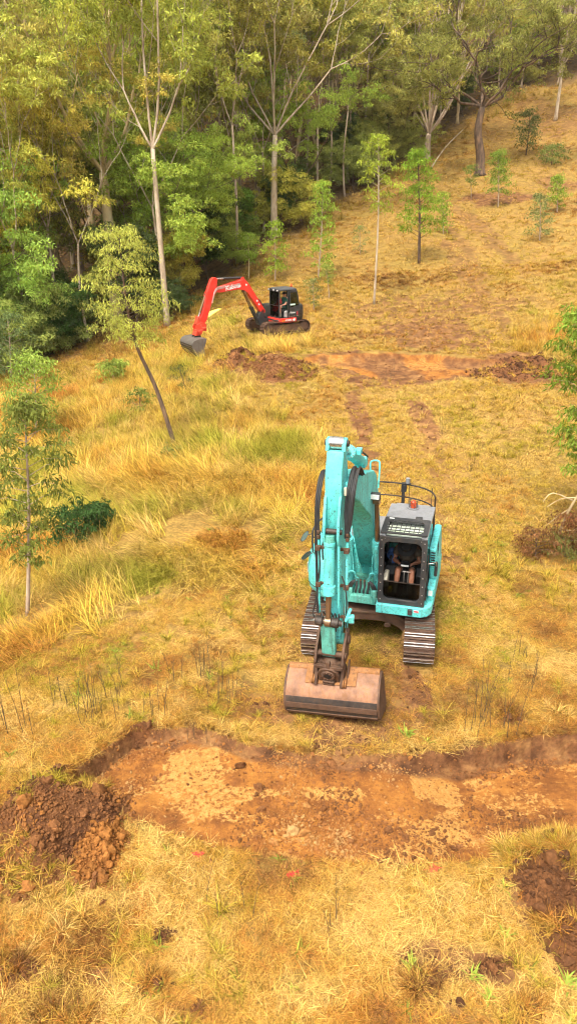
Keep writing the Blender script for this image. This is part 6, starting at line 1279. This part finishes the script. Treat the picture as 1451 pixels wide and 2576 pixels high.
# door slid to the rear half
mb = MB(); o1 = [(-.12, .82), (-.10, 2.12), (-.56, 2.14), (-.64, 1.9), (-.80, .92), (-.76, .82)]; wn_ = [(-.19, 1.30), (-.17, 2.04), (-.52, 2.05), (-.57, 1.88), (-.67, 1.42)]
mb.prism(SP_([(-.12, .82), (-.10, 2.12), (-.17, 2.12), (-.19, .82)]), x1 + .012, x1 + .045); mb.prism(SP_([(-.12, 2.04), (-.10, 2.13), (-.56, 2.15), (-.53, 2.05)]), x1 + .010, x1 + .043); mb.prism(SP_([(-.53, 2.08), (-.56, 2.14), (-.64, 1.9), (-.80, .92), (-.73, .92), (-.58, 1.88)]), x1 + .011, x1 + .044)
mb.prism(SP_([(-.13, .82), (-.13, 1.30), (-.66, 1.40), (-.76, .86)]), x1 + .008, x1 + .041)
dr = ru(mb.build('door', blk, RX, .006)); mb = MB(); mb.prism(SP_(wn_), x1 + .02, x1 + .028); mb.build('door_window', green_glass, dr)
mb = MB(); mb.prism(SP_([(-.14, .855), (-.15, .875), (-.75, .91), (-.76, .89)]), x1 + .046, x1 + .052); mb.build('door_trim', rod_chrome, dr)
mb = MB(); mb.box((x1 + .048, .30, 1.46), (.006, .30, .08)); mb.build('window_sticker', plain('pale_sticker', (.60, .80, .70), .5), dr); mb = MB(); mb.box((x1 + .046, .58, 1.02), (.006, .06, .16)); mb.build('red_reflector', red_sticker, dr)
mb = MB(); mb.box((x1 + .055, .22, 1.27), (.03, .14, .035)); mb.build('door_handle', blk, dr, .005)
text_mesh('door_lettering', 'Kubota', .125, white_sticker, dr, Matrix.Translation((x1 + .045, .32, 1.06)) @ Matrix.Rotation(R(90), 4, 'Z') @ Matrix.Rotation(R(90), 4, 'X'), .003, .003, .15)
mb = MB(); mb.prism(SP_([(.22, 1.12), (.22, 1.22), (-.18, 1.20), (-.32, 1.75), (-.42, 1.75), (-.30, 1.08)]), .28, .76); mb.span(P(.32, .18, zb), P(.70, -.25, 1.1)); mb.build('seat', inner_dark, rcab, .04)
mb = MB(); mb.span(P(.80, .10, zb + .02), P(.92, -.18, 1.05)); mb.ball(P(.88, .02, 1.08), .10, 10, (.6, 1.2, .9)); mb.build('armrest_console', plain('grey_plastic', (.35, .34, .33), .5), rcab, .03)
mb = MB(); mb.span(P(.30, .36, zb), P(.62, .26, 1.38)); mb.box(P(.45, .30, 1.58), (.14, .05, .2)); mb.build('monitor_console', inner_dark, rcab, .02)
mb = MB(); mb.box(P(.70, .24, 1.62), (.012, .13, .22)); mb.build('red_notice', red_sticker, rcab)
# swing post, boom, stick
bx = -.10; w2 = .17
mb = MB(); mb.prism(SP_([(.55, .42), (1.12, .40), (1.20, .60), (1.16, .95), (.95, 1.22), (.78, 1.18), (.80, .75), (.55, .72)]), bx - .17, bx + .17); mb.cyl((bx, -.82, .36), (bx, -.82, .80), .13, 16); ru(mb.build('swing_bracket', blk, RX, .02))
mb = MB(); mb.prism(SP_([(.74, 1.10), (.82, .96), (1.0, 1.0), (1.22, 1.30), (1.78, 2.06), (1.98, 2.20), (2.30, 2.26), (3.38, 2.16), (3.56, 2.20), (3.60, 2.30), (3.54, 2.38), (2.30, 2.66), (2.08, 2.74), (1.96, 2.74), (1.78, 2.60), (1.60, 2.36)]), bx - w2, bx + w2); rb = ru(mb.build('boom', red, RX, .02))
for q in (-1, 1): mb = MB(); mb.prism(SP_([(1.90, 2.66), (1.96, 2.84), (2.08, 2.84), (2.20, 2.64)]), bx + q * .11 - .02, bx + q * .11 + .02); mb.build('cylinder_bracket', red, rb, .006)
text_mesh('boom_lettering', 'Kubota', .29, white_sticker, rb, Matrix.Translation((bx + w2 + .004, -2.62, 2.40)) @ Matrix.Rotation(R(90), 4, 'Z') @ Matrix.Rotation(R(90), 4, 'X') @ Matrix.Rotation(R(8), 4, 'Z'), .004, .008, .15)
mb = MB(); mb.prism(SP_([(2.16, 2.42), (2.30, 2.42), (2.30, 2.45), (2.16, 2.45)]), bx + w2, bx + w2 + .004); mb.build('boom_sticker', white_sticker, rb)
for (s_, z_) in ((1.25, 1.64), (1.86, 2.46), (1.14, 1.46)): mb = MB(); mb.box(P(bx + w2 + .002, s_, z_), (.004, .09, .08), (R(-50), 0, 0)); mb.build('warning_sticker', white_sticker, rb)
mb = MB(); mb.prism(SP_([(3.44, 2.70), (3.42, 2.80), (3.50, 2.88), (3.64, 2.88), (3.76, 2.80), (3.92, 2.45), (4.02, 2.2), (4.36, 1.18), (4.56, .72), (4.44, .62), (4.30, .66), (4.08, .92), (3.72, 1.90), (3.54, 2.14)]), bx - .125, bx + .125); rs = ru(mb.build('stick', red, RX, .016))
for q in (-1, 1): mb = MB(); mb.prism(SP_([(3.86, 2.30), (4.02, 2.26), (4.14, 2.02), (4.02, 2.0), (3.92, 2.1)]), bx + q * .09 - .018, bx + q * .09 + .018); mb.build('cylinder_bracket', red, rs, .005)
def ram(name, a, b, r1, r2, frac, m1, m2):
    a = Vector(a); b = Vector(b); d = b - a; k = MB(); k.cyl(a, a + d * frac, r1, 16); k.cyl(a + d * (frac - .05), a + d * frac, r1 * 1.15, 16); k.cyl(a + Vector((-.07, 0, 0)), a + Vector((.07, 0, 0)), r1, 12)
    o = ru(k.build(name, m1, RX)); k = MB(); k.cyl(a + d * (frac - .01), b, r2, 12); k.cyl(b + Vector((-.06, 0, 0)), b + Vector((.06, 0, 0)), r1 * .95, 12); k.build('piston_rod', m2, o); return o
ram('arm_cylinder', P(bx, 2.02, 2.79), P(bx, 3.56, 2.82), .062, .038, .66, blk, rod_chrome)
ram('bucket_cylinder', P(bx, 4.05, 2.10), P(bx, 4.50, 1.06), .055, .036, .80, rod_brown, rod_chrome)
for q in (-1, 1): ram('boom_cylinder', P(bx + q * .10, 1.12, .52), P(bx + q * .10, 1.92, 2.12), .062, .036, .52, blk, rod_brown)
for k in range(3):
    mb = MB(); x = bx + .15 + .012 * k; dz = .045 * k
    mb.hose([P(x, 2.2, 2.60 - dz), P(x, 3.2, 2.46 - dz), P(x + .05, 3.5, 2.42 - dz), P(x + .08, 3.68, 2.25 - dz), P(x + .05, 3.74, 2.0 - dz), P(x, 3.80, 1.72 - dz * .5)], .018, 6); mb.build('hydraulic_hose', plain('pink_grey_hose%d' % k, (.42, .25, .22), .5), rb)
mb = MB(); mb.tube([P(bx, 1.3, 1.85), P(bx + .02, 1.0, 1.62), P(bx, .8, 1.3)], .03, 6); mb.build('boom_hose', black_rubber, rb)
# hitch, tilt head and bucket
mb = MB(); mb.prism(SP_([(4.46, 1.10), (4.58, 1.10), (4.70, .74), (4.62, .66), (4.44, .80)]), bx - .15, bx + .15); ru(mb.build('bucket_link', red_dirty, RX, .015))
for q in (-1, 1): mb = MB(); mb.prism(SP_([(4.16, .72), (4.40, .84), (4.72, .72), (4.78, .56), (4.66, .44), (4.34, .42), (4.18, .56)]), bx + q * .17 - .02, bx + q * .17 + .02); mb.cyl((bx + q * .15, -4.44, .66), (bx + q * .23, -4.44, .66), .07, 12); ru(mb.build('hitch_side_plate', red_dirty, RX, .008))
mb = MB(); mb.span(P(bx - .26, 4.72, .40), P(bx + .26, 4.40, .48)); mb.cyl(P(bx - .3, 4.56, .36), P(bx + .3, 4.56, .36), .10, 16); mb.box(P(bx + .2, 4.35, .52), (.3, .2, .16), (0, R(15), 0)); mb.prism(SP_([(4.42, .40), (4.74, .40), (4.80, .20), (4.52, .20)]), bx - .22, bx + .22); ru(mb.build('tilt_hitch', red_dirty, RX, .012))
for q in (-1, 1): mb = MB(); mb.prism(SP_([(4.52, .28), (4.76, .28), (4.86, .08), (4.48, .08)]), bx + q * .14 - .025, bx + q * .14 + .025); ru(mb.build('bucket_ear', rust_dark, RX, .005))
bp = [(4.44, .10), (4.62, .13), (4.95, .11), (5.14, .04), (5.24, -.10), (5.24, -.26), (5.14, -.50), (4.98, -.70), (4.80, -.79), (4.52, -.82)]
q0, q1 = bx - .72, bx + .70; mb = MB(); inn_ = [(4.47, .07), (4.62, .10), (4.94, .08), (5.11, .01), (5.205, -.11), (5.205, -.25), (5.11, -.48), (4.96, -.67), (4.79, -.757), (4.52, -.79)]
m_ = len(bp); vs = [(x, -s, z) for x in (q0, q1) for s, z in bp] + [(x, -s, z) for x in (q0, q1) for s, z in inn_]; fz = []
for i in range(m_ - 1): fz += [(i, i + 1, m_ + i + 1, m_ + i), (2 * m_ + i, 3 * m_ + i, 3 * m_ + i + 1, 2 * m_ + i + 1)]
fz += [(0, m_, 3 * m_, 2 * m_), (m_ - 1, 3 * m_ - 1, 4 * m_ - 1, 2 * m_ - 1)]
mb._add(vs, fz); rbk = ru(mb.build('bucket_shell', grey_steel, RX))
for x in (q0 - .012, q1 + .012): mb = MB(); mb.prism(SP_(bp + [(4.60, -.35)]), x - .012, x + .012); mb.build('bucket_side_plate', grey_steel, rbk, .004)
for k, (i, t) in enumerate(((4, .5), (5, .1), (5, .6), (6, .15), (6, .7), (7, .4))):
    a = Vector(bp[i]).lerp(Vector(bp[i + 1]), t); d = (Vector(bp[i + 1]) - Vector(bp[i])).normalized(); n = Vector((-d.y, d.x)); mb = MB()
    mb.prism([(-(a + d * u + n * v).x, (a + d * u + n * v).y) for u, v in ((-.035, 0), (.035, 0), (.028, .03), (-.028, .03))], q0 + .01, q1 - .01); mb.build('wear_strip', rust_dark, rbk, .004)
RMAT = RX.matrix_basis @ Matrix.Rotation(RU, 4, 'Z')
px_ = .56
person('person', RMAT, dict(hip=(px_, -.12, 1.30), chest=(px_, -.15, 1.60), neck=(px_, -.13, 1.80), head=(px_, -.09, 1.945), shL=(px_ + .18, -.14, 1.73), shR=(px_ - .18, -.14, 1.73), elL=(px_ + .23, -.02, 1.47), elR=(px_ - .23, .0, 1.47), haL=(px_ + .15, .22, 1.40), haR=(px_ - .15, .22, 1.42),
       knL=(px_ + .14, .28, 1.34), knR=(px_ - .08, .28, 1.34), anL=(px_ + .16, .26, .93), anR=(px_ - .08, .30, .93)),
       dict(skin=skin_mat('fair_skin', (.62, .30, .20)), shirt=plain('green_shirt', (.008, .075, .05), .9), shorts=plain('green_shorts', (.015, .05, .04), .9), boots=plain('tan_boots', (.34, .28, .20), .8), hat=plain('dark_cap', (.02, .02, .025), .8)),
       'operator in dark green shirt, shorts and cap seated in the open red excavator cab', 'cap')
# ------------------------------------------------------------------ thin warm haze volume, added to lift the forest's dark tones
mb = MB(); mb.span((-440, -76, -45), (440, 336, 190)); hz_ = mb.build('haze', [], None, 0, 0)
hm = bpy.data.materials.new('thin_haze'); hm.use_nodes = True; hn = hm.node_tree.nodes; hn.remove(hn['Principled BSDF']); pv = hn.new('ShaderNodeVolumePrincipled')
pv.inputs['Color'].default_value = (1.0, .93, .78, 1); pv.inputs['Density'].default_value = .00027; pv.inputs['Anisotropy'].default_value = .2; hm.node_tree.links.new(pv.outputs[0], hn['Material Output'].inputs['Volume'])
hz_.data.materials.append(hm); tag(hz_, kind='stuff')
